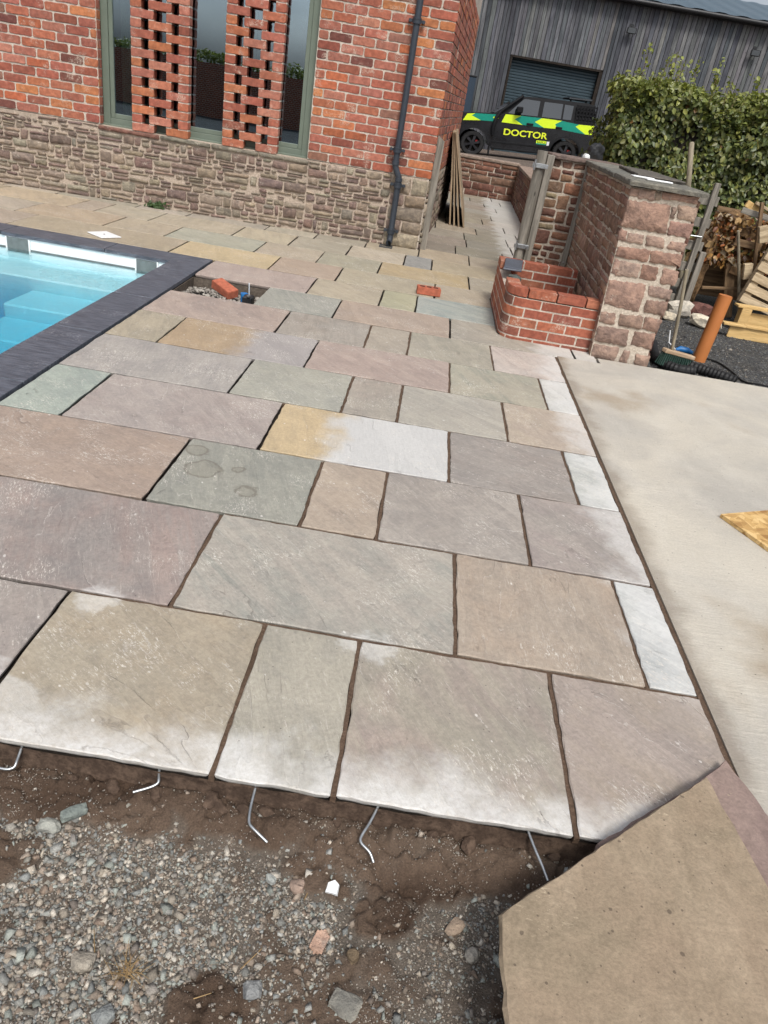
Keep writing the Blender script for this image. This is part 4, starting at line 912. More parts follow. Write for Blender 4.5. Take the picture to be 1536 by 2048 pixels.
me, a_, b__ = piece_mesh('block', [(-.04, -.03), (.04, -.03), (.04, .035), (-.04, .035)], .06, .04, .03, .004, .008, .004); link('block', me, M['rock'], sr, (0, 0, .035), (0, 0, .3), lin((92, 98, 94)))

# ---------------------------------------------------------------- leaning sheets by the house
for i, (xb, lab) in enumerate(((.505, 'outermost plywood sheet leaning on the house side by the path'), (.43, 'second plywood sheet in the stack leaning on the house side'), (.362, 'third plywood sheet in the stack leaning on the house side'), (.297, 'innermost plywood sheet in the stack leaning on the house side'))):
    xt = .150 - i * .012; H_ = 1.21; b0 = Vector((xb, 11.45 + i * .02, 0)); ln = Vector((.045, 2.44, 0)); up = Vector((xt - xb, 0, H_)); nr = up.cross(ln).normalized() * .011
    if nr.x < 0: nr = -nr
    o = empty('plywood_sheet', tuple(b0)); tag(o, lab, 'plywood sheet', 'plywood sheets leaning against the house')
    vv = []
    for k in (1, -1):
        for p in (Vector((0, 0, 0)), ln, ln + up, up): vv.append(p + nr * k + Vector((0, 0, .004)))
    q = MB(); q.add(vv, [(0, 1, 2, 3), (7, 6, 5, 4), (0, 4, 5, 1), (1, 5, 6, 2), (2, 6, 7, 3), (3, 7, 4, 0)]); q.build('board', M['ply'], o)

# ---------------------------------------------------------------- fence, posts and stakes behind the pier
fe = empty('slatted_fence', (2.3, 8.06, 0)); tag(fe, 'grey slatted timber fence behind the sandstone pier', 'fence')
for z in (.12, .28, .45, .66, .88, 1.09):
    b_ = MB(); b_.box(-.42, .5, -.012, .012, z - .045, z + .045, bev=.003); b_.build('slat', M['grey_wood'], fe, (0, 0, 0), (0, rng.uniform(-.01, .01), 0))
b_ = MB(); b_.box(.40, .455, -.06, -.0125, -.02, 1.255, bev=.004); b_.build('post', M['grey_wood'], fe); b_ = MB(); b_.box(.475, .535, -.09, -.045, -.02, .62, bev=.004); b_.build('post', M['grey_wood'], fe)
hk = MB(); hk.tube([(.20, -.02, .86), (.21, -.05, .78), (.23, -.055, .745), (.27, -.055, .75), (.44, -.062, .755)], .008, 8); hk.build('latch', M['steel'], fe)
sk1 = empty('timber_stake', (2.86, 8.32, 0)); tag(sk1, 'rounded timber stake standing up above the pier before the hedge', 'stake')
b_ = MB(); b_.tube([(0, 0, -.02), (-.31, -.01, 1.14), (-.425, -.015, 1.555), (-.428, -.015, 1.565)], [.026, .026, .025, .015], 10); b_.build('stake', M['handle_wood'], sk1)

# ================================================================== WOODPILE
def log_obj(p, d, r, L, lab, grp, sides=9):
    o = empty('log', p); tag(o, lab, 'log', grp); d = Vector(d).normalized(); q = MB(); rr = []
    up = d.orthogonal().normalized(); w = d.cross(up); half = rng.random() < .55
    ring = []
    for k in range(sides):
        a = 2 * math.pi * k / sides; s = r * rng.uniform(.8, 1.15)
        if half and math.sin(a) < -.1: s *= .45
        ring.append(up * math.cos(a) * s + w * math.sin(a) * s)
    q.add([x - d * L / 2 for x in ring] + [x * rng.uniform(.9, 1.05) + d * L / 2 for x in ring], [(k, (k + 1) % sides, (k + 1) % sides + sides, k + sides) for k in range(sides)])
    q.build('bark', M['bark'], o)
    e1 = MB(); e1.add([x - d * (L / 2 + .001) for x in ring], [tuple(range(sides))]); e1.build('end_grain', M['log_end'], o); e1 = MB(); e1.add([x * .97 + d * (L / 2 + .001) for x in ring], [tuple(range(sides))]); e1.build('end_grain', M['log_end'], o)
lr = random.Random(5)
for i in range(60):
    x = lr.uniform(2.92, 4.3); y = lr.uniform(8.40, 8.85); z = lr.uniform(.42, .95) * (1 if x < 3.6 else 1.0)
    log_obj((x, y, z), (lr.uniform(-.8, .8), -1, lr.uniform(-.4, .4)), lr.uniform(.035, .065), lr.uniform(.2, .3), 'split log heaped in the woodpile below the hedge', 'split logs in the woodpile')
wr = empty('woodpile_rack', (3.5, 8.7, 0)); tag(wr, 'rough timber rack of old boards and posts holding the split logs', 'rack')
def stick(name, parent, a, b, w, h, mat, off=Vector((3.5, 8.7, 0))):
    a, b = Vector(a), Vector(b); d = b - a; L = d.length; z = d.normalized(); y = Vector((0, -1, 0)); y = (y - z * y.dot(z)); y = y.normalized() if y.length > .05 else Vector((1, 0, 0)); x = y.cross(z)
    m = MB(); m.box(-w / 2, w / 2, -h / 2, h / 2, -L / 2, L / 2, bev=.004); o = m.build(name, mat, parent)
    o.matrix_local = Matrix.Translation((a + b) / 2 - off) @ Matrix((x, y, z)).transposed().to_4x4(); return o
stick('board', wr, (3.05, 8.42, .92), (3.48, 8.42, .81), .10, .03, M['old_wood']); stick('board', wr, (3.03, 8.35, .97), (3.16, 8.38, .90), .035, .03, M['pallet_wood'])
stick('board', wr, (3.28, 8.6, 1.10), (3.72, 8.6, .93), .07, .03, M['new_wood']); stick('board', wr, (3.36, 8.56, 1.12), (3.9, 8.56, .95), .03, .05, M['pallet_wood'])
stick('post', wr, (3.25, 8.36, .52), (3.40, 8.30, -.03), .10, .05, M['old_wood']); stick('post', wr, (3.27, 8.18, 1.15), (3.50, 8.18, .30), .035, .035, M['old_wood'])
stick('post', wr, (3.30, 8.02, .95), (3.36, 8.02, .80), .085, .06, M['pallet_wood']); stick('post', wr, (3.31, 8.05, .58), (3.35, 8.05, .43), .085, .06, M['pallet_wood'])
stick('rail', wr, (2.99, 8.2, .25), (3.38, 8.2, .30), .03, .03, M['old_wood']); stick('board', wr, (3.0, 8.75, .34), (4.3, 8.75, .34), .5, .03, M['old_wood'])
stick('board', wr, (2.93, 8.5, .62), (3.02, 8.45, .80), .12, .03, M['pallet_wood'])
for i in range(22):
    a_ = Vector((lr.uniform(2.95, 3.9), lr.uniform(8.28, 8.6), lr.uniform(.45, 1.12))); an = lr.uniform(-.7, .5); L_ = lr.uniform(.18, .5)
    stick('board', wr, a_, a_ + Vector((math.cos(an) * L_, lr.uniform(-.12, .12), math.sin(an) * L_)), lr.uniform(.03, .09), lr.uniform(.015, .035), M[lr.choice(('old_wood', 'old_wood', 'pallet_wood', 'bark', 'grey_wood'))])
bp = empty('bark_slab', (2.98, 8.36, 0)); tag(bp, 'rough brown bark-edged plank leaning on the woodpile by the fence', 'plank')
me, a_, b__ = piece_mesh('plank', [(-.09, 0), (.03, -.01), (.075, .8), (-.005, .82)], .03, .02, .04, .009, .01, .004); link('plank', me, M['bark'], bp, (a_, 0, b__))
ts = empty('timber_stake', (3.48, 8.15, 0)); tag(ts, 'thin bare stake leaning in front of the woodpile', 'stake')
b_ = MB(); b_.tube([(0, 0, -.02), (-.19, -.06, .42), (-.405, -.14, .87)], [.018, .017, .014], 8); b_.build('stake', M['handle_wood'], ts)
def leaf_cloud(name, mat, parent, pts, nrm, sizes, cols, loc=(0, 0, 0), seed=1, fold=.25, wid=.62):
    g_ = np.random.default_rng(seed); n = len(pts); pts = np.asarray(pts); nrm = np.asarray(nrm)
    nrm = nrm / np.linalg.norm(nrm, axis=1, keepdims=True); a = g_.normal(size=(n, 3)); a[:, 2] -= .6
    a -= nrm * (a * nrm).sum(1, keepdims=True); a /= np.linalg.norm(a, axis=1, keepdims=True) + 1e-9; b = np.cross(nrm, a)
    S = np.asarray(sizes)[:, None]; W = S * wid * .5
    P = [pts, pts + a * S * .35 + b * W + nrm * S * fold * .5, pts + a * S * .35 - b * W + nrm * S * fold * .5, pts + a * S * .75 + b * W * .75 + nrm * S * fold * .3, pts + a * S * .75 - b * W * .75 + nrm * S * fold * .3, pts + a * S + nrm * S * -.08, pts + a * S * .5]
    V = np.stack(P, 1).reshape(-1, 3); base = np.arange(n)[:, None] * 7
    F = np.stack([base + np.array(t) for t in ((0, 1, 6), (0, 6, 2), (1, 3, 6), (2, 6, 4), (3, 5, 6), (4, 6, 5))], 1).reshape(-1, 3)
    me = bpy.data.meshes.new(name); me.vertices.add(len(V)); me.vertices.foreach_set('co', V.astype(np.float32).ravel())
    me.loops.add(len(F) * 3); me.loops.foreach_set('vertex_index', F.astype(np.int32).ravel()); me.polygons.add(len(F)); me.polygons.foreach_set('loop_start', np.arange(0, len(F) * 3, 3, dtype=np.int32))
    me.update(); me.validate(); vcol(me, np.repeat(np.asarray(cols), 7, axis=0)); return link(name, me, mat, parent, loc)
g_ = np.random.default_rng(3); n = 800
pts = np.stack([g_.uniform(2.95, 3.75, n), g_.uniform(8.25, 8.5, n), g_.uniform(.48, .98, n)], 1); nr = g_.normal(size=(n, 3)) + np.array([0, -1.2, .3])
pal = np.array([lin(c) for c in ((150, 104, 50), (120, 80, 42), (176, 134, 74), (96, 66, 40), (160, 96, 52), (190, 150, 92))])
dl = leaf_cloud('dead_leaves', M['dead_leaf'], None, pts, nr, g_.uniform(.03, .075, n), pal[g_.integers(0, 6, n)] * g_.uniform(.25, .85, (n, 1)), seed=4); tag(dl, 'brown dead leaves caught over the woodpile', 'dead leaves', kind='stuff')
# pallets
def pallet(name, lab, loc, rot, L, W, n, mat, blocks=True):
    o = empty(name, loc); o.rotation_euler = rot; tag(o, lab, 'pallet')
    sp = (W - .085) / (n - 1)
    for i in range(n):
        m = MB(); m.box(0, L, -.011, .011, i * sp, i * sp + .085, bev=.003); m.build('slat', mat, o, (rng.uniform(-.012, .008), rng.uniform(-.002, .002), 0), (0, rng.uniform(-.012, .012), 0))
    for x in (.06, L / 2, L - .06): m = MB(); m.box(x - .04, x + .04, .012, .10, 0, W, bev=.003); m.build('bearer', mat, o)
    return o
pallet('pallet', 'weathered slatted pallet standing on edge beside the woodpile', (3.275, 7.86, .235), (R(-6), R(14), 0), 1.0, .86, 8, M['pallet_wood'])
np_ = empty('pallet', (3.05, 7.32, -.03)); tag(np_, 'fresh yellow timber pallet lying on the gravel at the frame edge', 'pallet')
for nm, x0, x1, y0, y1, z0, z1 in (('side_board', .02, 1.1, 0, .022, .0, .115), ('top_board', -.06, .16, -.03, .06, .116, .138), ('top_board', .165, 1.1, -.02, .07, .116, .138), ('side_board', .3, 1.1, .35, .372, 0, .2), ('block', .2, .3, .3, .4, 0, .24), ('top_board', .15, 1.1, .30, .42, .241, .262)):
    m = MB(); m.box(x0, x1, y0, y1, z0, z1, bev=.003); m.build(nm, M['new_wood'], np_)
def rock(name, loc, s, c, lab, cat='stone', mat=None, seed=0, rz=0.0, sub=2, box=.5):
    rr = np.random.default_rng(seed); bm = bmesh.new(); bmesh.ops.create_icosphere(bm, subdivisions=sub, radius=1.0)
    ph = rr.uniform(0, 6, 9)
    for v in bm.verts:
        p = v.co.copy(); m = max(abs(p.x), abs(p.y), abs(p.z)); p = p.lerp(p / m, box); k = 1 + .10 * math.sin(3.1 * p.x + ph[0]) * math.sin(2.7 * p.y + ph[1]) + .07 * math.sin(5.2 * p.z + ph[2] + p.x * 3) + rr.uniform(-.05, .05)
        v.co = Vector((p.x * k * s[0], p.y * k * s[1], p.z * k * s[2]))
    me = bpy.data.meshes.new(name); bm.to_mesh(me); bm.free()
    o = link(name, me, mat or M['rock'], None, loc, (rr.uniform(-.15, .15), rr.uniform(-.15, .15), rz), lin(c)); tag(o, lab, cat); return o
rock('stone_block', (2.72, 7.86, .055), (.12, .07, .08), (198, 192, 180), 'pale stone block on the gravel at the foot of the fence', seed=1, rz=.1, box=.8)
rock('stone_block', (2.90, 7.52, .03), (.16, .07, .06), (206, 198, 180), 'pale flat stone on the gravel behind the orange pipe', seed=2, rz=-.4, box=.8)
rock('stone_block', (2.98, 8.0, .05), (.14, .09, .08), (110, 78, 72), 'dark red stone lying between the pale stones and woodpile', seed=3, rz=.3, box=.8)
rock('stone_block', (2.55, 7.62, .01), (.07, .06, .045), (200, 190, 170), 'small cream stone on the gravel right of the pier', seed=4, rz=.3, box=.7)
rock('rubble_sack', (1.66, 9.0, 1.30), (.085, .07, .10), (78, 82, 86), 'dark grey bundle behind the wall coping beside the hedge', 'sack', M['black_plastic'], 6, .2, 3, .5)
rock('plaster_lump', (1.565, 8.95, 1.24), (.035, .05, .05), (226, 228, 230), 'white lump beside the grey bundle behind the wall coping', 'lump', M['white'], 7, .2)
ped = MB(); ped.box(1.52, 1.80, 8.85, 9.15, -.05, 1.205); tag(ped.build('rubble_stack', M['lime2']), 'low block stack behind the short wall carrying the grey bundle', 'block stack')

# ================================================================== HEDGE
def hedge(name, lab, x0, x1, y0, y1, ztop, dens, seed, sprigs=True, leaf=(.040, .085)):
    o = empty(name, ((x0 + x1) / 2, (y0 + y1) / 2, 0)); tag(o, lab, 'hedge'); off = (-(x0 + x1) / 2, -(y0 + y1) / 2, 0)
    q = np.random.default_rng(seed); P = []; Nn = []; Sz = []
    def surf(n, fx, nx):
        u, w = q.uniform(0, 1, n), q.uniform(0, 1, n); p = fx(u, w); d = np.abs(q.normal(0, .11, n))
        bump = (fbm(p[:, 0] * 1.0 + p[:, 1], p[:, 2], 3.2, 4, seed) - .5) * .62
        nn = np.asarray(nx, float); p = p - nn[None] * (d - bump)[:, None]; P.append(p); Nn.append(q.normal(0, .55, (n, 3)) + nn + np.array([0, -.1, .35])); Sz.append(q.uniform(*leaf, n))
    H_ = lambda x: ztop + .10 * np.sin(x * 2.1 + seed) + .05 * np.sin(x * 5.3)
    surf(int(dens * (x1 - x0) * ztop), lambda u, w: np.stack([x0 + u * (x1 - x0), np.full_like(u, y0), .05 + w * (H_(x0 + u * (x1 - x0)) - .05)], 1), (0, -1, 0))
    surf(int(dens * (y1 - y0) * ztop), lambda u, w: np.stack([np.full_like(u, x0) + .18 * np.maximum(0, w - .75), y0 + u * (y1 - y0), .05 + w * (ztop - .05)], 1), (-1, 0, 0))
    surf(int(dens * (x1 - x0) * (y1 - y0) * 1.0), lambda u, w: np.stack([x0 + .05 + u * (x1 - x0), y0 + w * (y1 - y0), H_(x0 + u * (x1 - x0))], 1), (0, 0, 1))
    stems = MB()
    if sprigs:
        for k in range(int((x1 - x0) * 16)):
            sx = q.uniform(x0 + .15, x1); sy = q.uniform(y0, y0 + .5); h = q.uniform(.08, .40) * (1.25 if sx < x0 + 1.1 else .9); tip = np.array([q.uniform(-.06, .06), q.uniform(-.05, .05), h]); b0 = np.array([sx, sy, H_(sx) - .08])
            stems.tube([tuple(b0), tuple(b0 + tip * .5), tuple(b0 + tip)], [.004, .003, .0015], 4, False)
            m = int(10 + h * 60); t = q.uniform(.1, 1, m); P.append(b0 + tip * t[:, None] + q.normal(0, .028, (m, 3))); Nn.append(q.normal(0, .7, (m, 3)) + np.array([0, -.5, .4])); Sz.append(q.uniform(leaf[0] * .7, leaf[1] * .8, m))
    P = np.concatenate(P); Nn = np.concatenate(Nn); Sz = np.concatenate(Sz); n = len(P)
    A = np.array([lin(c) for c in ((88, 98, 54), (102, 110, 58), (74, 84, 48), (116, 122, 68), (80, 92, 56), (126, 128, 66), (92, 92, 50))])
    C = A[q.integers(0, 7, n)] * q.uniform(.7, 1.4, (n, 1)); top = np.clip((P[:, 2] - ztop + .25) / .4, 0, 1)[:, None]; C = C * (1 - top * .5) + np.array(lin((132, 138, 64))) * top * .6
    br = q.random(n) < .004; C[br] = np.array(lin((128, 96, 58)))
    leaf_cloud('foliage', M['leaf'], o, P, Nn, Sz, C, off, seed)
    for k in range(int((x1 - x0) * 4)):
        sx, sy = q.uniform(x0 + .1, x1 - .1), q.uniform(y0 + .25, y1 - .2)
        stems.tube([(sx, sy, -.05), (sx + q.uniform(-.1, .1), sy, .7), (sx + q.uniform(-.2, .2), sy, 1.3), (sx + q.uniform(-.3, .3), sy, ztop - .2)], [.022, .018, .013, .006], 6, False)
    stems.build('stems', M['old_wood'], o, off)
    tw = MB(); tw.box(x0 + .22, x1 - .1, y0 + .22, y1 - .1, .05, ztop - .22); tw.build('shade_core', M['bed_dark'], o, off)  # dark box added inside the leaves to block light, standing for inner twigs
    return o
hedge('beech_hedge', 'dense green beech hedge with tall sprigs behind the stone wall', 1.98, 5.4, 9.75, 11.2, 2.10, 2600, 11)

# ================================================================== BARN
BY = 33.0; bn = empty('barn', (5.0, BY, .3)); BN = Vector((5.0, BY, .3)); tag(bn, 'large barn clad in grey vertical boards with a blue roller door', 'barn')
b_ = MB()
for a, b, c, d in ((-8, 1.98, -.2, 5.85), (5.49, 22, -.2, 5.85), (1.98, 5.49, 3.58, 5.85)): b_.box(a, b, BY + .03, BY + .25, c, d)
b_.box(-8, 22, BY + 13.6, BY + 13.8, -.2, 5.85); b_.box(-8.0, -7.8, BY + .26, BY + 13.5, -.2, 5.85); b_.box(21.8, 22, BY + .26, BY + 13.5, -.2, 5.85)
b_.build('wall', M['bed_dark'], bn, tuple(-BN))
bdm = {}
def board_me(h, k):
    key = (round(h, 2), k)
    if key not in bdm:
        q = MB(); w = .058 + .012 * k; q.box(-w, w, -.014, .014, 0, h, bev=.004); me = mesh('board', q.v, q.f); bdm[key] = me
    return bdm[key]
x = -.55
while x < 13.2:
    k = rng.randrange(3); w = .058 + .012 * k; x += w + .016
    z0, h = ((3.58, 2.3) if 1.93 < x < 5.55 else (.1, 5.78)); x_ = x; x += w
    c = rng.choice([(92, 94, 98), (98, 100, 104), (84, 87, 92), (104, 105, 107), (76, 79, 84), (110, 110, 110)])
    link('board', board_me(h, k), M['barn_wood'], bn, (x_ - BN.x, -.012 + (.016 if rng.random() < .45 else 0), z0 - BN.z), (0, 0, 0), vary(lin(c), .15))
rest = MB(); rest.box(13.25, 22, BY - .02, BY + .028, -.1, 5.86); rest.box(-8, -.56, BY - .02, BY + .028, -.1, 5.86); rest.build('cladding', M['grey_wood'], bn, tuple(-BN))
rd = MB(); nsl = 34
for i in range(nsl):
    z = .15 + i * .1; rd.prism([(BY + .26, z), (BY + .235, z + .02), (BY + .235, z + .075), (BY + .26, z + .1)], 2.06, 5.41, 'x')
rdo = rd.build('roller_door', M['roller'], bn, tuple(-BN))
jb = MB(); jb.box(1.98, 2.05, BY - .03, BY + .25, .1, 3.5); jb.box(5.42, 5.49, BY - .03, BY + .25, .1, 3.5); jb.box(1.98, 5.49, BY - .03, BY + .25, 3.51, 3.58); jb.build('door_frame', M['bed_dark'], bn, tuple(-BN))
rf = MB(); nc = 150; v = []; f = []
for i in range(nc + 1):
    xx = -8.4 + 30.8 * i / nc; dz = .03 if (i % 4) in (1, 2) else 0.0
    v += [(xx, BY - .35, 5.90 + dz), (xx, BY + 7.0, 7.45 + dz), (xx, BY + 14.3, 5.90 + dz)]
for i in range(nc): f += [(3 * i, 3 * i + 3, 3 * i + 4, 3 * i + 1), (3 * i + 1, 3 * i + 4, 3 * i + 5, 3 * i + 2)]
rf.add(v, f); rfo = rf.build('roof', M['roof'], bn, tuple(-BN))
gt = MB(); gt.tube([(-8.4, BY - .38, 5.82), (22.4, BY - .38, 5.82)], .075, 10); gt.box(-8.3, 22.3, BY - .30, BY - .02, 5.74, 5.88); gt.build('gutter', M['black_plastic'], bn, tuple(-BN))
for (x, z) in ((6.16, 4.96), (10.83, 4.94)):
    q = MB(); q.box(x - .17, x + .17, BY - .30, BY - .20, z - .12, z + .08, bev=.02); fl = q.build('floodlight', M['black_plastic'], bn, tuple(-BN))
    q = MB(); q.box(x - .03, x + .03, BY - .20, BY - .03, z - .02, z + .12); q.box(x - .07, x + .07, BY - .08, BY - .028, z + .08, z + .2); q.build('arm', M['black_plastic'], fl)
    q = MB(); q.box(x - .14, x + .14, BY - .306, BY - .301, z - .10, z + .06); q.build('lens', M['car_glass0'], fl)
nv = empty('steel_column', (.66, 32.4, .2)); tag(nv, 'dark blue steel column with black cap before the barn, by the house', 'column')
q = MB(); q.box(-.15, .15, -.1, .1, 0, 2.42, bev=.01); q.build('shaft', M['navy'], nv); q = MB(); q.box(-.18, .18, -.13, .13, 2.421, 2.47, bev=.01); q.build('cap', M['black_plastic'], nv)
# ================================================================== CAR (local: x back from the front axle, y away from the camera, z up)
def m_paint(name, c, rough=.35, coat=.6):
    t = NT(name); n = t.noise(2.5, 4, .6, t.obj()); col = t.mix(t.rng(n, .4, .7, 0, .5), lin(c), tuple(min(1, v * 1.5 + .004) for v in lin(c)))
    return t.pbr(col, t.rng(n, .3, .7, rough - .05, rough + .1), .45, 0, None, Coat_Weight=coat, Coat_Roughness=.12)
M['paint'] = m_paint('satin_black_paint', (8, 10, 16), .28, .5); M['trim'] = simple('black_trim', (16, 17, 20), .62, .22, 0, .1, 8)
M['car_glass'] = simple('tinted_car_glass', (30, 38, 44), .04, .8, 0, .02); M['hi_yellow'] = simple('fluorescent_yellow', (206, 232, 40), .45, .4, 0, .03); M['hi_green'] = simple('battenburg_green', (0, 132, 112), .45, .4, 0, .05)
M['rim'] = simple('dark_alloy', (40, 40, 44), .35, .5, .4); M['red_caliper'] = simple('red_caliper', (150, 30, 30), .5, .4); M['letter'] = simple('yellow_lettering', (214, 226, 50), .5, .3, 0, .02); M['label_white'] = simple('white_label', (214, 216, 216), .5, .3, 0, .02)
CARP = Vector((.955, 27.0, 0)); car = empty('car', (.955, 27.0, .215)); car.rotation_euler = (0, R(-3.1), R(1.5)); car.scale = (1, 1, .92)
tag(car, 'black off-road doctor car with green and yellow reflective stripes', 'car')
WB, WRAD, HW = 3.05, .405, .97
def arch(cx, r, z0, n=14, a0=0, a1=180): return [(cx + r * math.cos(R(180 - (a0 + (a1 - a0) * i / n))), WRAD + r * math.sin(R(180 - (a0 + (a1 - a0) * i / n)))) for i in range(n + 1)]
prof = [(-.80, .42), (-.52, .38)] + arch(0, .50, 0, 14, 0, 180) + [(.62, .36), (WB - .62, .36)] + arch(WB, .50, 0, 14, 0, 180) + [(WB + .6, .44), (3.86, .50), (3.88, 1.40), (3.84, 1.42), (.60, 1.43), (.35, 1.405), (-.45, 1.345), (-.70, 1.30), (-.80, 1.18)]
def hull(poly, hw, inset, name, mat, parent=None, y0=0.0, shrink_=.05):
    n = len(poly); cx = sum(p[0] for p in poly) / n; cz = sum(p[1] for p in poly) / n; v = []; f = []
    for y, s in ((y0, 1 - inset), (y0 + shrink_, 1.0), (2 * hw - y0 - shrink_, 1.0), (2 * hw - y0, 1 - inset)):
        for x, z in poly: v.append((cx + (x - cx) * s, y, cz + (z - cz) * s))
    for k in range(3):
        for i in range(n): f.append((k * n + i, k * n + (i + 1) % n, (k + 1) * n + (i + 1) % n, (k + 1) * n + i))
    f += [tuple(range(n)), tuple(range(4 * n - 1, 3 * n - 1, -1))]
    m = MB(); m.add(v, f); return m.build(name, mat, parent or car)
body = hull(prof, HW, .012, 'body', M['paint'])
# cabin: tapered greenhouse
cab = [(.55, 1.40), (1.44, 2.0), (1.62, 2.035), (3.5, 2.03), (3.78, 1.98), (3.86, 1.40)]
v = []
for x, z in cab: v.append((x, .03 + (z - 1.40) * .17, z))
for x, z in cab: v.append((x, 2 * HW - .03 - (z - 1.40) * .17, z))
m = MB(); m.add(v, [tuple(range(6)), tuple(range(11, 5, -1))] + [(i, (i + 1) % 6, (i + 1) % 6 + 6, i + 6) for i in range(6)]); m.build('cabin', M['trim'], car)
def side_panel(name, poly, mat, lift=.006, parent=None, th=.004):
    """flat piece on the near side of the car; follows the tumblehome above the waist"""
    def Y(z): return (.03 + (z - 1.40) * .17 if z > 1.44 else 0.0) - lift
    n = len(poly); v = [(x, Y(z), z) for x, z in poly] + [(x, Y(z) + th, z) for x, z in poly]
    m = MB(); m.add(v, [tuple(range(n)), tuple(range(2 * n - 1, n - 1, -1))] + [(i, (i + 1) % n, (i + 1) % n + n, i + n) for i in range(n)]); return m.build(name, mat, parent or car)
side_panel('side_window', [(1.02, 1.46), (1.98, 1.46), (2.0, 1.93), (1.52, 1.95), (1.46, 1.93)], M['car_glass'], .012)
side_panel('side_window', [(2.12, 1.46), (2.74, 1.46), (2.74, 1.92), (2.14, 1.93)], M['car_glass'], .012); side_panel('side_window', [(2.80, 1.46), (3.07, 1.46), (3.09, 1.90), (2.80, 1.915)], M['car_glass'], .012)
ws = MB(); ws.add([(.60, .10, 1.44), (.60, 2 * HW - .1, 1.44), (1.40, 2 * HW - .2, 1.98), (1.40, .2, 1.98), (.57, .10, 1.45), (.57, 2 * HW - .1, 1.45), (1.38, 2 * HW - .2, 1.995), (1.38, .2, 1.995)], [(0, 1, 2, 3), (7, 6, 5, 4), (0, 4, 5, 1), (1, 5, 6, 2), (2, 6, 7, 3), (3, 7, 4, 0)]); ws.build('windscreen', M['car_glass'], car)
def zp(px, py): return ((px - 178) / 308.0, (520 + .13 * (px - 178) - py) / 308.0 + WRAD)
def stripe(pts, mat): side_panel('reflective_panel', [(x, min(z, 1.425)) for x, z in (zp(*p) for p in pts)], mat, .008)
stripe([(52, 290), (90, 228), (170, 228), (135, 247), (230, 297)], M['hi_yellow']); stripe([(170, 227), (405, 247), (345, 270), (382, 300), (380, 313), (230, 297), (135, 247)], M['hi_green'])
stripe([(345, 270), (405, 247), (402, 284), (382, 300)], M['hi_yellow']); stripe([(470, 243), (625, 262), (565, 295), (655, 352), (440, 320)], M['hi_yellow'])
stripe([(625, 262), (835, 291), (770, 325), (870, 385), (655, 352), (565, 295)], M['hi_green']); stripe([(770, 325), (835, 291), (1035, 322), (975, 352), (1000, 398), (870, 385)], M['hi_yellow'])
stripe([(1035, 322), (1212, 362), (1180, 381), (1290, 458), (1000, 398), (975, 352)], M['hi_green']); stripe([(1180, 381), (1212, 362), (1366, 380), (1356, 466), (1290, 458)], M['hi_yellow'])
def text(name, s, x, z, size, wx, mat, rot=0.0, ext=.003, parent=None, bold=.0):
    c = bpy.data.curves.new('lettering', 'FONT'); c.body = s; c.size = size; c.extrude = ext; c.offset = bold; tmp = bpy.data.objects.new('tmp', c); COL.objects.link(tmp); bpy.context.view_layer.update()
    me = bpy.data.meshes.new_from_object(tmp.evaluated_get(bpy.context.evaluated_depsgraph_get())); bpy.data.objects.remove(tmp, do_unlink=True)
    o = link(name, me, mat, parent or car, (x, -.012, z), (R(90), rot, 0)); me.name = name
    xs = [q.co.x for q in me.vertices]; k = wx / (max(xs) - min(xs)); o.scale = (k, 1, 1); return o
x_, z_ = zp(472, 440); text('lettering', 'DOCTOR', x_, z_ - .0, .275, 1.44, M['letter'], 0, .003, None, .006)
lx, lz = zp(818, 542); side_panel('label_plate', [(lx, lz), (lx + .33, lz), (lx + .33, lz + .12), (lx, lz + .12)], M['hi_yellow'], .008); side_panel('label_plate', [(lx, lz - .001), (lx + .33, lz - .001), (lx + .33, lz + .035), (lx, lz + .035)], M['hi_green'], .0095)
text('lettering', 'BASICS', lx + .03, lz + .045, .085, .27, M['paint'], 0, .001); side_panel('label_plate', [(lx + .35, lz - .01), (lx + .43, lz - .01), (lx + .43, lz + .115), (lx + .35, lz + .115)], M['label_white'], .008)
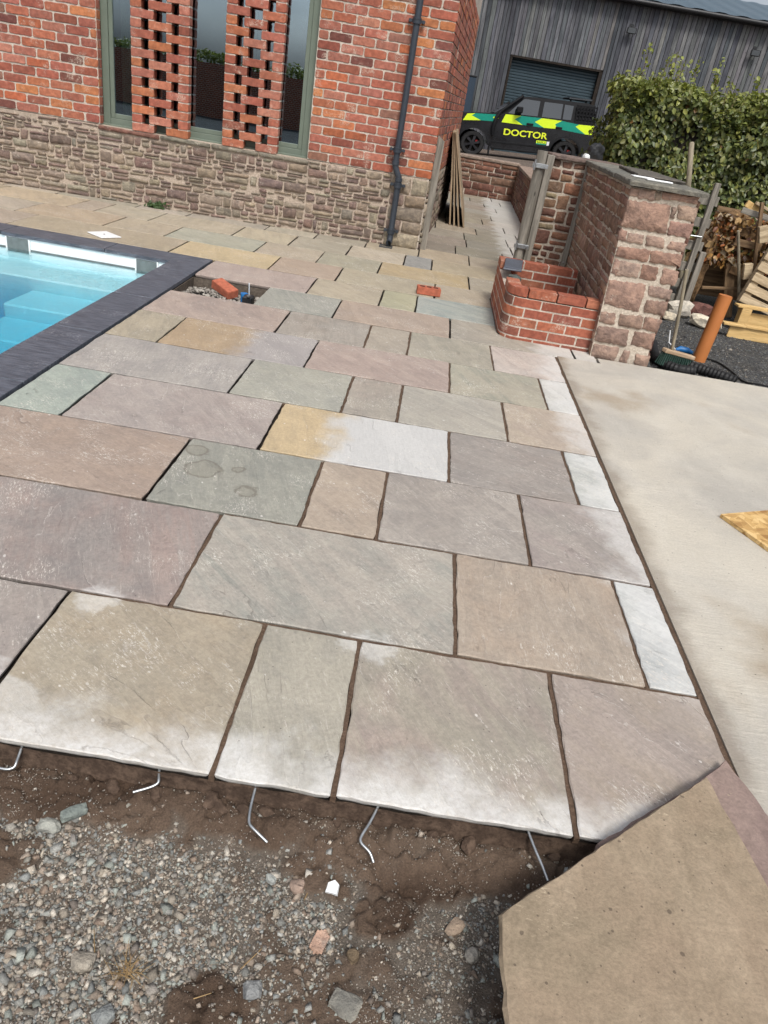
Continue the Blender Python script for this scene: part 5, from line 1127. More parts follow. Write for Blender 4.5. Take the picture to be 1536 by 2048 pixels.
def wheel(cx, y0, spare=False):
    w = empty('wheel', (cx, y0, WRAD), 0, car); t = MB(); n = 36; ring = []
    pr = [(.27, .0), (.36, -.005), (.395, .03), (.405, .07), (.405, .19), (.395, .235), (.36, .26), (.27, .255)]
    v = []; f = []
    for i in range(n):
        a = 2 * math.pi * i / n
        for k, (r_, y) in enumerate(pr): rr = r_ - (.010 if (i % 2 and 2 <= k <= 5) else 0); v.append((rr * math.cos(a), y, rr * math.sin(a)))
    L = len(pr)
    for i in range(n):
        for k in range(L - 1): f.append((i * L + k, i * L + k + 1, ((i + 1) % n) * L + k + 1, ((i + 1) % n) * L + k))
    t.add(v, f, False); t.build('tyre', M['rubber'], w)
    rm = MB(); rm.tube([(0, .10, 0), (0, .24, 0)], .272, 28)
    ro = rm.build('barrel', M['dark'], w); sp = MB(); sp.tube([(0, .012, 0), (0, .09, 0)], .062, 14)
    for k in range(6):
        a = 2 * math.pi * k / 6 + .26; d = Vector((math.cos(a), 0, math.sin(a))); q = Vector((-math.sin(a), 0, math.cos(a)))
        sp.add([d * .04 + q * .028 + Vector((0, .02, 0)), d * .04 - q * .028 + Vector((0, .02, 0)), d * .262 - q * .045 + Vector((0, .035, 0)), d * .262 + q * .045 + Vector((0, .035, 0)), d * .04 + q * .028 + Vector((0, .07, 0)), d * .04 - q * .028 + Vector((0, .07, 0)), d * .262 - q * .045 + Vector((0, .08, 0)), d * .262 + q * .045 + Vector((0, .08, 0))], [(0, 1, 2, 3), (7, 6, 5, 4), (0, 4, 5, 1), (1, 5, 6, 2), (2, 6, 7, 3), (3, 7, 4, 0)])
    hoop = [(math.cos(2 * math.pi * i / 28) * .268, .03, math.sin(2 * math.pi * i / 28) * .268) for i in range(29)]; sp.tube(hoop, .012, 6, False)
    sp.build('rim', M['rim'], w); cl = MB(); cl.box(.10, .18, .085, .098, .02, .12); cl.build('caliper', M['red_caliper'], w); return w
wheel(0, .01); wheel(WB, .01); wheel(0, 2 * HW - .27); wheel(WB, 2 * HW - .27)
sw_ = wheel(3.98, .84); sw_.name = 'spare_wheel'; sw_.location = (3.89, HW + .1, 1.05); sw_.rotation_euler = (0, 0, R(90))
for cx in (0, WB):
    a = MB(); A = arch(cx, .555, 0, 16, 4, 176); B = arch(cx, .485, 0, 16, 4, 176); v = [(x, -.028, z) for x, z in A] + [(x, -.035, z) for x, z in B] + [(x, .05, z) for x, z in A] + [(x, .05, z) for x, z in B]; k = 17
    a.add(v, [(i, i + 1, k + i + 1, k + i) for i in range(k - 1)] + [(i, 2 * k + i, 2 * k + i + 1, i + 1) for i in range(k - 1)] + [(k + i, k + i + 1, 3 * k + i + 1, 3 * k + i) for i in range(k - 1)]); a.build('wheel_arch', M['trim'], car)
q = MB(); q.box(.56, .60, .0, .28, .10, .52, bev=.006); q.build('mud_flap', M['rubber'], car); q = MB(); q.box(.62, WB - .56, -.03, .12, .30, .37, bev=.015); q.build('side_step', M['trim'], car); q = MB(); q.box(.62, WB - .56, -.014, .004, .50, .56, bev=.008); q.build('sill_moulding', M['trim'], car)
q = MB(); q.tube([(.62, -.03, .72), (.60, -.05, .98), (.66, -.055, 1.30), (.80, -.03, 1.52), (1.36, .045, 1.98), (1.42, .06, 2.04)], [.055, .075, .062, .05, .046, .05], 10); q.build('air_intake', M['trim'], car)
q = MB(); q.box(1.26, 1.46, -.24, -.03, 1.50, 1.70, bev=.03); q.build('mirror', M['trim'], car)
for px, py in ((725, 347), (1018, 390)): x, z = zp(px, py); q = MB(); q.box(x - .11, x + .11, -.045, -.004, z - .035, z + .035, bev=.012); q.build('door_handle', M['trim'], car)
gpn = MB(); gpn.box(3.18, 3.86, -.03, .0, 1.40, 1.44); gp_ = gpn.build('gear_panel', M['trim'], car); 
for i in range(7): q = MB(); q.box(3.19 + i * .105, 3.225 + i * .105, -.012 + .0, .02, 1.44, 1.95); q.build('upright', M['trim'], gp_, (0, .03, 0), (R(-9.6) * 0, 0, 0))
for j in range(4): q = MB(); q.box(3.19, 3.86, .018, .035, 1.50 + j * .13, 1.545 + j * .13); q.build('cross_strip', M['trim'], gp_)
q = MB(); q.box(2.92, 3.70, .35, 2 * HW - .35, 2.10, 2.16, bev=.02); lb = q.build('light_bar', M['trim'], car); q = MB(); q.box(2.94, 3.68, .33, .3495, 2.105, 2.155, bev=.004); q.build('lens', M['car_glass0'], lb); q = MB(); q.box(3.0, 3.05, .5, .55, 2.02, 2.10); q.box(3.5, 3.55, .5, .55, 2.02, 2.10); q.build('foot', M['trim'], lb)
for x in (.92, 2.06, 3.13): q = MB(); q.box(x - .004, x + .004, -.0015, .002, .60, 1.39); q.build('door_gap', M['dark'], car)
q = MB(); q.box(-.86, -.72, .05, 2 * HW - .05, .42, .80, bev=.04); q.build('bumper', M['trim'], car); q = MB(); q.box(3.84, 3.92, .05, 2 * HW - .05, .46, .70, bev=.03); q.build('bumper', M['trim'], car)

# ================================================================== FOREGROUND SOIL AND GRAVEL
gx = np.arange(-1.35, 1.12, .006); gyv = np.arange(.30, 1.222, .006); GX, GY = np.meshgrid(gx, gyv)
def blob(cx, cy, rx, ry, rot=0.0):
    c, s = math.cos(rot), math.sin(rot); dx, dy = GX - cx, GY - cy; u = (dx * c + dy * s) / rx; w = (-dx * s + dy * c) / ry; return np.clip(1.0 - (u * u + w * w), 0, 1)
mud = np.zeros_like(GX)
for b in ((-.80, 1.14, .22, .10), (-.55, 1.16, .2, .07), (-.42, 1.12, .07, .045, .4), (-.75, .96, .09, .09), (.06, 1.12, .16, .07, -.1), (-.02, 1.06, .09, .05, -.5), (.24, 1.08, .16, .07, .2), (.42, 1.12, .14, .07), (.17, .99, .12, .06, .3), (-.13, 1.14, .10, .05), (-.16, .74, .12, .09), (.05, 1.04, .05, .045), (-.27, 1.16, .15, .05)):
    mud = np.maximum(mud, blob(*b))
mud = np.clip((mud - .25 + (fbm(GX, GY, 22, 4, 3) - .5) * 1.3) * 3.2, 0, 1)
mud = np.clip(mud + np.clip((fbm(GX, GY, 6, 4, 9) - .58) * 7, 0, .85) + np.clip((GY - 1.06 + (fbm(GX, GY, 12, 4, 52) - .5) * .22) * 9, 0, .9), 0, 1)
ridge = np.exp(-((GY - 1.17) / .06) ** 2)
Z = -.112 + .020 * (fbm(GX, GY, 5, 4, 1) - .5) + .024 * ridge * (.4 + fbm(GX, GY, 9, 3, 5)) + mud * (.016 + .018 * (fbm(GX, GY, 16, 4, 7) - .5)) + .008 * (fbm(GX, GY, 70, 3, 8) - .5)
crk = np.abs(fbm(GX, GY, 11, 3, 31) - .5); Z -= mud * .016 * np.clip(1 - crk * 22, 0, 1); crk2 = np.abs(fbm(GX, GY, 26, 3, 37) - .5); Z -= mud * .008 * np.clip(1 - crk2 * 16, 0, 1); lump = np.clip(fbm(GX, GY, 30, 3, 41) - .52, 0, 1); Z += mud * .05 * lump * (.3 + ridge)
foot = blob(.22, 1.07, .11, .055, .25); Z -= .012 * foot * (1 + .3 * np.sin(GX * 160 + GY * 60))
nyy, nxx = GX.shape; V = np.stack([GX, GY, Z], -1).reshape(-1, 3); idx = np.arange(nyy * nxx).reshape(nyy, nxx)
F = np.stack([idx[:-1, :-1], idx[:-1, 1:], idx[1:, 1:], idx[1:, :-1]], -1).reshape(-1, 4)
me = bpy.data.meshes.new('soil'); me.vertices.add(len(V)); me.vertices.foreach_set('co', V.astype(np.float32).ravel()); me.loops.add(F.size); me.loops.foreach_set('vertex_index', F.astype(np.int32).ravel())
me.polygons.add(len(F)); me.polygons.foreach_set('loop_start', np.arange(0, F.size, 4, dtype=np.int32)); me.polygons.foreach_set('use_smooth', np.ones(len(F), dtype=bool)); me.update()
wet = np.clip((fbm(GX, GY, 4, 3, 21) - .42) * 4, 0, 1)[..., None]
mc = np.array(lin((102, 86, 73))) * (1 - wet) + np.array(lin((76, 61, 50))) * wet; gc = np.array(lin((104, 96, 87))) * (.8 + .4 * fbm(GX, GY, 60, 3, 2)[..., None])
vcol(me, (mc * mud[..., None] + gc * (1 - mud[..., None])).reshape(-1, 3)); so = link('soil', me, M['soil']); tag(so, kind='structure')
def height(x, y):
    i = np.clip(((x + 1.35) / .006).astype(int), 0, nxx - 1); j = np.clip(((y - .30) / .006).astype(int), 0, nyy - 1); return Z[j, i], mud[j, i]
def ico(sub=0):
    if sub < 0: return np.array([(x, y, z) for x in (-.72, .72) for y in (-.72, .72) for z in (-.72, .72)], float), np.array([(0, 1, 3), (0, 3, 2), (4, 6, 7), (4, 7, 5), (0, 4, 5), (0, 5, 1), (2, 3, 7), (2, 7, 6), (0, 2, 6), (0, 6, 4), (1, 5, 7), (1, 7, 3)])
    return ico0(sub)
def ico0(sub=0):
    bm = bmesh.new(); bmesh.ops.create_icosphere(bm, subdivisions=sub + 1, radius=1.0); bm.verts.ensure_lookup_table(); v = np.array([q.co[:] for q in bm.verts]); f = np.array([[q.index for q in p.verts] for p in bm.faces]); bm.free(); return v, f
def stones(name, pos, rad, cols, mat, seed=0, sub=0, flat=.65):
    q = np.random.default_rng(seed); bv, bf = ico(sub); n = len(pos); m = len(bv)
    A = q.normal(size=(n, 3, 3)); Qm, _ = np.linalg.qr(A); sc = np.stack([q.uniform(.8, 1.35, n), q.uniform(.65, 1.0, n), q.uniform(.45, .8, n)], 1) * rad[:, None]
    v = bv[None] * (1 + q.uniform(-.36, .34, (n, m, 1))) + (q.uniform(-.3, .3, (n, m, 3)) if sub < 0 else 0); v = v * sc[:, None, :]; v = np.einsum('nij,nmj->nmi', Qm, v); v[:, :, 2] *= flat; v = v + pos[:, None, :]
    F = (bf[None] + (np.arange(n) * m)[:, None, None]).reshape(-1, 3); me = bpy.data.meshes.new(name); me.vertices.add(n * m); me.vertices.foreach_set('co', v.astype(np.float32).ravel())
    me.loops.add(F.size); me.loops.foreach_set('vertex_index', F.astype(np.int32).ravel()); me.polygons.add(len(F)); me.polygons.foreach_set('loop_start', np.arange(0, F.size, 3, dtype=np.int32)); me.update()
    vcol(me, np.repeat(cols, m, axis=0)); return link(name, me, mat)
q = np.random.default_rng(12); n = 150000
px_, py_ = q.uniform(-1.3, 1.05, n), q.uniform(.32, 1.20, n); hz, hm = height(px_, py_)
cl = fbm(px_, py_, 7, 4, 44); keep = q.random(n) < np.clip(1.12 - hm * 1.08, .035, 1) * np.clip((cl - .28) * 3.0 + np.clip(-px_ * .5 - (py_ - .9), -.3, .6), .22, 1) * np.where((py_ > 1.12), .55, 1)
px_, py_, hz = px_[keep], py_[keep], hz[keep]; n = len(px_)
big = np.clip((-px_ + .1) * .5 + (.95 - py_) * 1.0, 0, 1); rad = np.clip(q.lognormal(math.log(.0021), .60, n) * (1 + .7 * big), .0011, .0125)
GP = np.array([lin(c) for c in ((138, 140, 138), (124, 128, 128), (146, 144, 138), (138, 132, 122), (152, 146, 136), (116, 118, 116), (136, 126, 116), (164, 160, 152), (130, 136, 132))])
colr = GP[q.integers(0, 9, n)] * q.uniform(.7, 1.6, (n, 1)) * np.array([1.04, 1.0, .95]); dust = q.random((n, 1)) < .25; colr = np.where(dust, colr * .55 + np.array(lin((112, 90, 74))) * .45, colr)
gv = stones('gravel', np.stack([px_, py_, hz + rad * q.uniform(-.25, .4, n)], 1), rad, colr, M['gravel'], 5, -1, .8); tag(gv, 'grey gravel scattered over the trodden soil', 'gravel', kind='stuff')
q = np.random.default_rng(31); n = 45000; gx_, gy_ = q.uniform(-1.2, .9, n), q.uniform(.5, 1.205, n); hz2, hm2 = height(gx_, gy_); kp = q.random(n) < np.clip(fbm(gx_, gy_, 9, 4, 61) * 2.2 - .75, .04, 1); gx_, gy_, hz2 = gx_[kp], gy_[kp], hz2[kp]; n = len(gx_)
bv4 = np.array([(1, 1, 1), (1, -1, -1), (-1, 1, -1), (-1, -1, 1)]) * .8; rad = q.uniform(.0007, .0019, n); A = q.normal(size=(n, 3, 3)); Qm, _ = np.linalg.qr(A); vv_ = np.einsum('nij,mj->nmi', Qm, bv4) * rad[:, None, None] + np.stack([gx_, gy_, hz2 + rad * .4], 1)[:, None, :]
F4 = (np.array([(0, 1, 2), (0, 3, 1), (0, 2, 3), (1, 3, 2)])[None] + (np.arange(n) * 4)[:, None, None]).reshape(-1, 3); me = bpy.data.meshes.new('grit'); me.vertices.add(n * 4); me.vertices.foreach_set('co', vv_.astype(np.float32).ravel()); me.loops.add(F4.size); me.loops.foreach_set('vertex_index', F4.astype(np.int32).ravel()); me.polygons.add(len(F4)); me.polygons.foreach_set('loop_start', np.arange(0, F4.size, 3, dtype=np.int32)); me.update()
vcol(me, np.repeat(np.array([lin(c) for c in ((176, 166, 154), (150, 140, 130), (186, 180, 170), (128, 116, 104))])[q.integers(0, 4, n)], 4, axis=0)); gt0 = link('grit', me, M['gravel']); tag(gt0, 'fine pale grit sprinkled over the mud', 'grit', kind='stuff')
def zat(x, y): return float(height(np.array([x]), np.array([y]))[0][0])
big_st = [(-.647, 1.07, .030, .018, .016, (150, 152, 146), 'pale grey angular stone under the left wall tie'), (-.60, 1.105, .034, .016, .014, (120, 128, 124), 'dark grey flat stone left of the mud ridge'), (-.041, 1.026, .017, .017, .014, (150, 132, 120), 'round pinkish pebble beside the white shard'), (.105, .885, .014, .013, .012, (112, 98, 80), 'round brown pebble below the ribbed terracotta shard'), (.101, .79, .034, .026, .012, (136, 134, 126), 'largest grey stone at the bottom of the gravel'), (.368, .934, .016, .015, .013, (150, 146, 138), 'cream rounded stone close to the tan slab'), (-.105, 1.035, .009, .014, .008, (168, 172, 168), 'smooth pale oval pebble left of the round pebble'), (-.09, .79, .020, .02, .014, (140, 142, 142), 'grey stone left of the largest bottom stone'), (.33, .99, .016, .024, .010, (164, 146, 128), 'buff flat stone near the slab corner'), (-.44, .79, .024, .02, .014, (138, 132, 122), 'rounded buff stone among the blue-grey gravel'), (-.36, .70, .022, .018, .013, (124, 128, 128), 'dark blue-grey stone left of the dry grass')]
for i, (x, y, a, b, c, col, lab) in enumerate(big_st): rock('stone', (x, y, zat(x, y) + c * .5), (a, b, c), col, lab, 'stone', None, 40 + i, i * .7, 2, .45)
sh1 = empty('ceramic_shard', (.04, 1.031, zat(.04, 1.031) + .006)); tag(sh1, 'white ceramic shard lying on the brown mud', 'shard'); flag(sh1, [(-.014, -.012), (.012, -.017), (.016, .006), (.006, .016), (-.012, .010)], 0, .008, M['white'], (226, 228, 228), name='shard', jit=.001, step=.02, tilt=(.2, -.15, 0))
sh2 = empty('terracotta_shard', (.03, .911, zat(.03, .911) + .004)); tag(sh2, 'ribbed terracotta shard lying in the gravel', 'shard')
for i in range(5): q_ = MB(); q_.prism([(-.030 + abs(i - 2) * .004, 0), (.030 - abs(i - 2) * .004, 0), (.026 - abs(i - 2) * .004, .007), (-.026 + abs(i - 2) * .004, .007)], -.0035 + (i - 2) * .0062, .0028 + (i - 2) * .0062, 'y'); q_.build('rib', M['rock'], sh2, (0, 0, 0), (0, 0, 1.25), lin((182, 152, 134)))
gt_ = np.random.default_rng(9); gr_ = MB()
for i in range(38):
    a = gt_.uniform(0, 6.28); L = gt_.uniform(.02, .055); b = Vector((gt_.normal(0, .008), gt_.normal(0, .006), .0)); d = Vector((math.cos(a), math.sin(a), gt_.uniform(.0, .3))) * L; gr_.tube([b, b + d * .5 + Vector((0, 0, .004)), b + d], [.0009, .0007, .0003], 3, False)
dg_ = gr_.build('dry_grass', M['straw'], None, (-.345, .785, zat(-.345, .785) + .004)); tag(dg_, 'dry straw coloured grass tuft in the gravel', 'grass tuft')
for i, (x, y, a, L) in enumerate(((-.125, .83, .9, .075), (-.02, 1.0, 1.3, .05), (-.42, .80, 2.0, .06), (-.20, .75, .4, .035))):
    s_ = MB(); z = zat(x, y) + .006; d = Vector((math.cos(a), math.sin(a), .12)) * L; s_.tube([(0, 0, 0), tuple(d * .5), tuple(d)], [.0013, .0011, .0006], 4); so_ = s_.build('straw', M['straw'], None, (x, y, z)); tag(so_, ('straw stalk on the mud right of the grass tuft', 'straw stalk beside the round pinkish pebble', 'straw stalk left of the dry grass tuft', 'short straw stalk at the bottom of the gravel')[i], 'straw')
# wall ties sticking out from under the slabs
TIES = [([(-.783, 1.235, -.030), (-.778, 1.19, -.055), (-.776, 1.172, -.068), (-.79, 1.163, -.07), (-.82, 1.163, -.068)], 'leftmost bent steel wall tie at the frame edge under the slabs'),
        ([(-.440, 1.24, -.030), (-.430, 1.205, -.052), (-.425, 1.19, -.06), (-.44, 1.178, -.064), (-.478, 1.160, -.07)], 'bent steel wall tie under the large tan front slab'),
        ([(-.189, 1.24, -.030), (-.190, 1.17, -.060), (-.185, 1.13, -.072), (-.168, 1.118, -.074), (-.131, 1.100, -.088)], 'bent steel wall tie under the narrow front slab'),
        ([(.128, 1.24, -.030), (.105, 1.175, -.055), (.086, 1.136, -.066), (.092, 1.125, -.070), (.115, 1.112, -.076), (.127, 1.096, -.09)], 'bent steel wall tie under the big mauve front slab'),
        ([(.497, 1.235, -.030), (.52, 1.175, -.052), (.548, 1.115, -.075)], 'rightmost steel wall tie beside the loose tan slab')]
for pts, lab in TIES:
    t = MB(); fine = []
    for a, b in zip(pts[:-1], pts[1:]):
        for k in range(4): fine.append(Vector(a).lerp(Vector(b), k / 4))
    fine.append(Vector(pts[-1])); sm = fine[:]
    for _ in range(2): sm = [sm[0]] + [(sm[i - 1] + sm[i] * 2 + sm[i + 1]) / 4 for i in range(1, len(sm) - 1)] + [sm[-1]]
    sm = [p + Vector((0, 0, .006 + .012 * min(1, k / 6))) for k, p in enumerate(sm)]; t.tube([p - sm[0] for p in sm], .0036, 8); o = t.build('wall_tie', M['steel'], None, tuple(sm[0])); tag(o, lab, 'wall tie')
# clods of mortar under the slab edge
for i in range(14):
    x = rng.uniform(-.95, .62); s = rng.uniform(.008, .020); y = 1.195 - s * rng.uniform(.2, 1.0)
    bm = bmesh.new(); bmesh.ops.create_icosphere(bm, subdivisions=2, radius=1.0)
    for v_ in bm.verts: v_.co = Vector((v_.co.x * s * 1.5, v_.co.y * s, v_.co.z * s * .7)) * rng.uniform(.78, 1.15)
    me = bpy.data.meshes.new('mortar_clod'); bm.to_mesh(me); bm.free(); o = link('mortar_clod', me, M['bedding'], None, (x, y, zat(x, y) + s * .1), (0, 0, rng.uniform(0, 3))); tag(o, 'brown mortar clod squeezed out along the front slab edge', 'mortar clod', 'mortar clods below the front slabs')

# loose slabs at the lower right
def m_tan(name, c1, c2, c3, dots=.8):
    t = NT(name); p = t.obj(); a = t.noise(2.4, 4, .6, p, .5); b = t.noise(9, 4, .65, t.map(p, (1, .35, 1), (0, 0, .7))); c = t.noise(110, 4, .75, p); e = t.noise(30, 4, .7, p)
    col = t.mix(t.rng(a, .35, .65), lin(c1), lin(c2)); col = t.mix(t.rng(b, .42, .66, 0, .6), col, lin(c3)); col = t.mix(t.rng(a, .56, .72, 0, .6), col, tuple(v * .8 for v in lin(c2)))
    col = t.mix(t.rng(e, .36, .64), t.mix(1, col, (.92, .92, .91), 'MULTIPLY'), t.mix(1, col, (1.06, 1.06, 1.05), 'MULTIPLY'))
    col = t.mix(t.rng(c, .35, .65), t.mix(1, col, (.88, .88, .87), 'MULTIPLY'), t.mix(1, col, (1.08, 1.08, 1.07), 'MULTIPLY'))
    for sc, k, of in ((15, .085, 0), (34, .12, 5)):
        vq = t.map(p, loc=(of, 1, 0)); rr = t.sep(t.voro(sc, vq, out='Color', dim='2D'))[0]
        dd = t.math('SUBTRACT', t.math('ADD', t.voro(sc, vq, dim='2D'), t.math('MULTIPLY', t.math('SUBTRACT', t.noise(120, 2, .5, p), .5), .10)), t.math('MULTIPLY', t.math('POWER', rr, 4.0), k))
        col = t.mix(t.rng(dd, -.018, .0, dots, 0), col, lin((72, 62, 56)))
    sc_ = t.math('MULTIPLY', t.rng(t.noise(3, 3, .6, p), .52, .64), t.rng(t.noise(46, 4, .8, t.map(p, (.7, 2.4, 1), (0, 0, .6)), .8), .58, .66)); col = t.mix(t.math('MULTIPLY', sc_, .5), col, lin((206, 190, 164)))
    return t.pbr(col, .8, .2, 0, t.bump(t.math('ADD', t.math('ADD', a, t.math('MULTIPLY', c, .14)), t.math('ADD', t.math('MULTIPLY', e, .25), t.math('MULTIPLY', b, .4))), .010, .9))
M['tan'] = m_tan('tan_slab', (147, 130, 111), (140, 126, 107), (161, 145, 125), .6)
M['mauve'] = m_tan('mauve_slab', (128, 110, 105), (136, 118, 111), (146, 128, 120), .25)
ls = empty('loose_slab', (1.05, 1.12, .0)); tag(ls, 'mauve sandstone slab lying under the loose tan slab', 'slab')
fo = flag(ls, [(-.06, .315), (.035, .405), (.105, .195), (.075, -.25), (-.30, -.30), (-.40, .05)], .004, .033, M['mauve'], (138, 120, 114), name='slab', jit=.003, step=.04); fo['tint'] = list(lin((148, 132, 124))); fo['split'] = 100.0
tl = empty('loose_slab', (.70, .95, 0)); tag(tl, 'large loose tan slab with dark speckles at the lower right corner', 'slab')
tf = flag(tl, [(-.318, -.035), (.287, .470), (.325, .10), (.335, -.62), (-.33, -.62)], 0, .028, M['tan'], (160, 140, 112), name='slab', jit=.0018, step=.03)
# lift the near end: slope of about 7 degrees
tf.location = (tf.location.x, tf.location.y, .071); tf.rotation_euler = (-.056, 0, 0)
sb_ = empty('support_block', (.70, .30, -.145)); tag(sb_, 'concrete block propping the near end of the loose tan slab', 'block'); q_ = MB(); q_.box(-.22, .22, -.05, .05, 0, .238, bev=.006); q_.build('block', M['lime2'], sb_)

# OSB sheet on the concrete
ob = empty('strand_board', (1.615, 3.15, .004)); ob.rotation_euler = (0, 0, math.atan2(.14, .29)); tag(ob, 'yellow strand board sheet lying on the concrete', 'board')
q_ = MB(); q_.box(0, 2.0, -1.2, 0, 0, .018); q_.build('sheet', M['osb'], ob)

# skimmer lid on paving, weed, loose brick, hole contents
lid = empty('skimmer_lid', (-2.945, 6.87, .004)); lid.rotation_euler = (0, 0, R(-35)); tag(lid, 'white square access lid on paving beyond the pool coping', 'lid')
q_ = MB(); q_.box(-.12, .12, -.10, .10, 0, .008, bev=.003); q_.build('lid', M['white'], lid); q_ = MB(); q_.tube([(0, 0, .0075), (0, 0, .0095)], .009, 10); q_.build('screw', M['dark'], lid)
wd = np.random.default_rng(8); n = 60; pts = np.stack([wd.normal(0, .05, n), wd.normal(-.01, .015, n), wd.uniform(.01, .05, n)], 1)
wo_ = leaf_cloud('weed', M['leaf'], None, pts, wd.normal(0, .5, (n, 3)) + np.array([0, -.6, .7]), wd.uniform(.03, .06, n), np.array([lin((62, 82, 46))]) * wd.uniform(.7, 1.2, (n, 1)), (-3.12, 8.72, .0), 3); tag(wo_, 'small green weed growing at the foot of the stone plinth', 'weed')
def holed_brick(name, lab, loc, rot, mat, holes=True):
    o = empty(name, loc); o.rotation_euler = rot; tag(o, lab, 'brick'); L, W, H_ = .215, .1025, .065; bm = bmesh.new(); bmesh.ops.create_cube(bm, size=1)
    for v_ in bm.verts: v_.co = Vector((v_.co.x * L, v_.co.y * W, v_.co.z * H_ + H_ / 2))
    bmesh.ops.bevel(bm, geom=bm.edges[:], offset=.003, segments=2, affect='EDGES'); me = bpy.data.meshes.new('body'); bm.to_mesh(me); bm.free()
    b = link('body', me, mat, o)
    for x in (-.062, 0, .062) if holes else (): q_ = MB(); q_.box(x - .021, x + .021, -.02, .02, H_ - .001, H_ + .0006); q_.build('perforation', M['dark'], o)
    for x in (-.09, -.055, -.02, .02, .06, .092) if holes else (): q_ = MB(); q_.box(x - .006, x + .006, -W / 2 - .002, -W / 2 + .004, .006, H_ - .006); q_.build('rib', mat, b)
    return o
holed_brick('brick', 'perforated orange brick standing loose on the blue-green slab', (.095, 6.76, .004), (0, 0, .10), M['new_brick'])
holed_brick('brick', 'orange brick lying tilted on rubble in the patio hole', (-1.53, 5.83, -.05), (.14, .20, -.62), M['new_brick'], False)
hr = np.random.default_rng(15); n = 900; x = hr.uniform(-1.84, -1.24, n); y = hr.uniform(5.47, 6.03, n); hh = -.105 + .085 * np.exp(-((x + 1.66) / .16) ** 2 - ((y - 5.66) / .16) ** 2) + .05 * np.exp(-((x + 1.38) / .12) ** 2 - ((y - 5.52) / .06) ** 2)
rb = stones('rubble', np.stack([x, y, hh + .004], 1), np.clip(hr.lognormal(math.log(.011), .45, n), .005, .032), np.array([lin(c) for c in ((160, 154, 146), (140, 134, 126), (174, 168, 158), (120, 114, 106))])[hr.integers(0, 4, n)] * hr.uniform(.75, 1.1, (n, 1)), M['gravel'], 16); tag(rb, 'grey broken mortar rubble filling the patio hole', 'rubble', kind='stuff')
hw_ = MB(); hw_.box(-1.858, -1.852, 5.455, 6.047, -.14, -.027); hw_.box(-1.85, -1.2, 6.044, 6.0495, -.14, -.028); hw_.box(-1.2205, -1.2155, 5.455, 6.044, -.14, -.028); hw_.box(-1.85, -1.22, 5.4525, 5.456, -.14, -.028); hw_.build('hole_side', M['bedding2'], patio)
bv = empty('valve', (-1.325, 5.78, -.13)); tag(bv, 'black valve box with chrome lever in the patio hole', 'valve'); q_ = MB(); q_.box(-.04, .04, -.05, .05, 0, .10, bev=.01); q_.build('box', M['black_plastic'], bv); q_ = MB(); q_.tube([(-.045, .05, .0), (-.045, .05, .10)], .03, 12); q_.build('collar', M['blue'], bv)
q_ = MB(); q_.tube([(.012, -.03, .108), (-.005, .03, .16), (-.012, .05, .185)], .007, 8); q_.tube([(.012, -.045, .103), (.012, -.045, .115)], .017, 12); q_.build('lever', M['steel'], bv)

# ---------------------------------------------------------------- right yard clutter
op = empty('drain_pipe', (2.45, 6.20, -.03)); tag(op, 'orange plastic drain pipe standing upright in the gravel', 'pipe')
q_ = MB(); q_.tube([(0, 0, 0), (.012, .0, .28), (.022, .0, .555)], .056, 24, False); q_.tube([(.022, 0, .555), (.012, 0, .28), (.004, 0, .1)], .051, 24, True); q_.build('pipe', M['terracotta'], op)
def hose(name, lab, pts, r, mat, corr=True):
    P = [Vector(p) for p in pts]; fine = []
    for i in range(len(P) - 1):
        p0, p1, p2, p3 = P[max(i - 1, 0)], P[i], P[i + 1], P[min(i + 2, len(P) - 1)]; m = max(3, int((p2 - p1).length / (r * .32))) if corr else 8
        for k in range(m):
            t = k / m; fine.append(.5 * ((2 * p1) + (-p0 + p2) * t + (2 * p0 - 5 * p1 + 4 * p2 - p3) * t * t + (-p0 + 3 * p1 - 3 * p2 + p3) * t ** 3))
    fine.append(P[-1]); rr = [r * (1.0 if i % 2 else .86) if corr else r for i in range(len(fine))]; m = MB(); m.tube([p - P[0] for p in fine], rr, 14 if corr else 6, True, None, not corr); o = m.build(name, mat, None, tuple(P[0])); tag(o, lab, 'hose' if corr else 'cable'); return o
hose('corrugated_hose', 'black corrugated hose curling round the pier foot behind the broom', [(2.06, 6.30, .02), (2.0, 6.0, .015), (2.0, 5.80, .012), (2.10, 5.66, .012), (2.24, 5.68, .012)], .042, M['rubber'])
hose('corrugated_hose', 'black corrugated hose lying along the concrete edge by the pipe', [(2.20, 5.84, .012), (2.34, 5.76, .012), (2.46, 5.68, .012), (2.56, 5.62, .005)], .042, M['rubber'])
hose('black_cable', 'thin black cable trailing over the gravel from the orange pipe', [(2.50, 6.30, -.02), (2.62, 6.20, -.018), (2.66, 5.95, -.018), (2.68, 5.74, -.018), (2.80, 5.63, .008), (3.2, 5.5, .010), (3.9, 5.52, .010)], .008, M['rubber'], False)
hose('steel_wire', 'loose loop of pale wire on the gravel beside the pier', [(1.95, 6.2, -.02), (2.06, 6.42, .05), (2.17, 6.3, .06), (2.12, 6.05, .02), (2.0, 6.1, -.01)], .0025, M['steel'], False)
bl = empty('blue_tool', (2.36, 6.36, -.03)); tag(bl, 'blue plastic hand tool lying on the gravel by the orange pipe', 'tool'); q_ = MB(); q_.tube([(-.07, 0, .02), (-.03, .01, .03), (.03, 0, .03), (.075, -.02, .02)], [.012, .026, .026, .012], 10); q_.build('grip', M['blue'], bl); q_ = MB(); q_.tube([(-.07, 0, .02), (-.13, .05, .06), (-.15, .06, .16)], .006, 8); q_.build('arm', M['white'], bl)
br = empty('broom', (2.12, 5.78, .0)); tag(br, 'yard broom with green bristles leaning against the stone pier', 'broom')
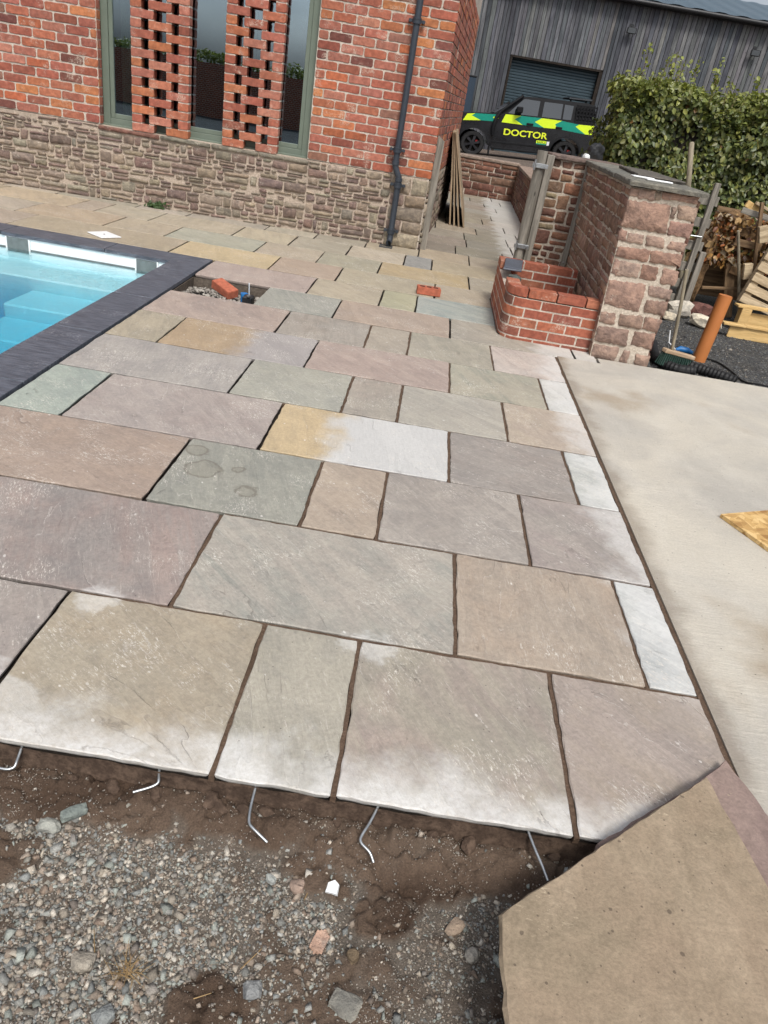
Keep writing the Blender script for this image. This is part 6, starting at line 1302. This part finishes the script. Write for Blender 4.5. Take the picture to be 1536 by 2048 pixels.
A, B = Vector((1.975, 5.72, .125)), Vector((2.255, 5.83, .075)); off = Vector((2.12, 5.78, 0)); d = (B - A).normalized(); sdir = Vector((-d.y, d.x, 0)).normalized(); up = Vector((0, 0, 1))
Mh = Matrix((d, sdir, d.cross(sdir))).transposed().to_4x4(); Mh.translation = (A + B) / 2 - off; L = (B - A).length
q_ = MB(); q_.box(-L / 2, L / 2, -.03, .03, -.016, .016, bev=.006); o = q_.build('head', M['pale_wood'], br); o.matrix_local = Mh
q_ = MB()
for i in range(15):
    for j in range(4):
        x = -L / 2 + .012 + i * (L - .024) / 14; y = -.022 + j * .0147; zl = (A.z + B.z) / 2 - .012 + x * d.z
        q_.tube([(x, y, -.015), (x * 1.06 + rng.uniform(-.004, .004), y * 1.4, -.015 - max(.05, zl - .012))], [.0045, .0065], 5)
o = q_.build('bristles', M['green_bristle'], br); o.matrix_local = Mh
q_ = MB(); q_.tube([tuple(Vector((2.045, 5.745, .115)) - off), tuple(Vector((1.98, 5.70, .45)) - off), tuple(Vector((1.915, 5.66, .74)) - off)], .013, 10); q_.build('handle', M['handle_wood'], br)
# loose gravel over the right yard
q = np.random.default_rng(77); n = 7000; x = q.uniform(1.9, 4.2, n); y = 5.62 + q.random(n) ** 1.3 * 2.9
rg = stones('gravel', np.stack([x, y, np.full(n, -.027)], 1), np.clip(q.lognormal(math.log(.006), .45, n), .003, .022), np.array([lin(c) for c in ((104, 106, 108), (86, 88, 90), (128, 128, 126), (74, 74, 76), (140, 134, 124))])[q.integers(0, 5, n)] * q.uniform(.7, 1.1, (n, 1)), M['gravel'], 78); tag(rg, 'dark grey gravel over the yard beside the pier', 'gravel', kind='stuff')

# ================================================================== BEHIND THE CAMERA (seen in the window glass)
gw = empty('garden_wall', (-6, -13, 0)); tag(gw, 'brick garden wall behind the viewer reflected in the glass', 'wall'); q_ = MB(); q_.box(-12, 6, 0, .3, -.2, 1.55)
def m_bt():
    t = NT('garden_brickwork'); b = t.n('ShaderNodeTexBrick'); t.set(b.inputs['Vector'], t.map(t.obj(), (1, 1, 1), (R(90), 0, 0))); b.inputs['Color1'].default_value = (*lin((160, 92, 68)), 1); b.inputs['Color2'].default_value = (*lin((140, 80, 60)), 1); b.inputs['Mortar'].default_value = (*lin((180, 168, 150)), 1); b.inputs['Scale'].default_value = 4.0
    return t.pbr(b.outputs['Color'], .9, .2)
q_.build('brickwork', m_bt(), gw)
hedge('field_hedge', 'dark hedge behind the viewer beyond the garden wall', -20, 4, -16.5, -15, 1.75, 220, 21, False, (.09, .15))
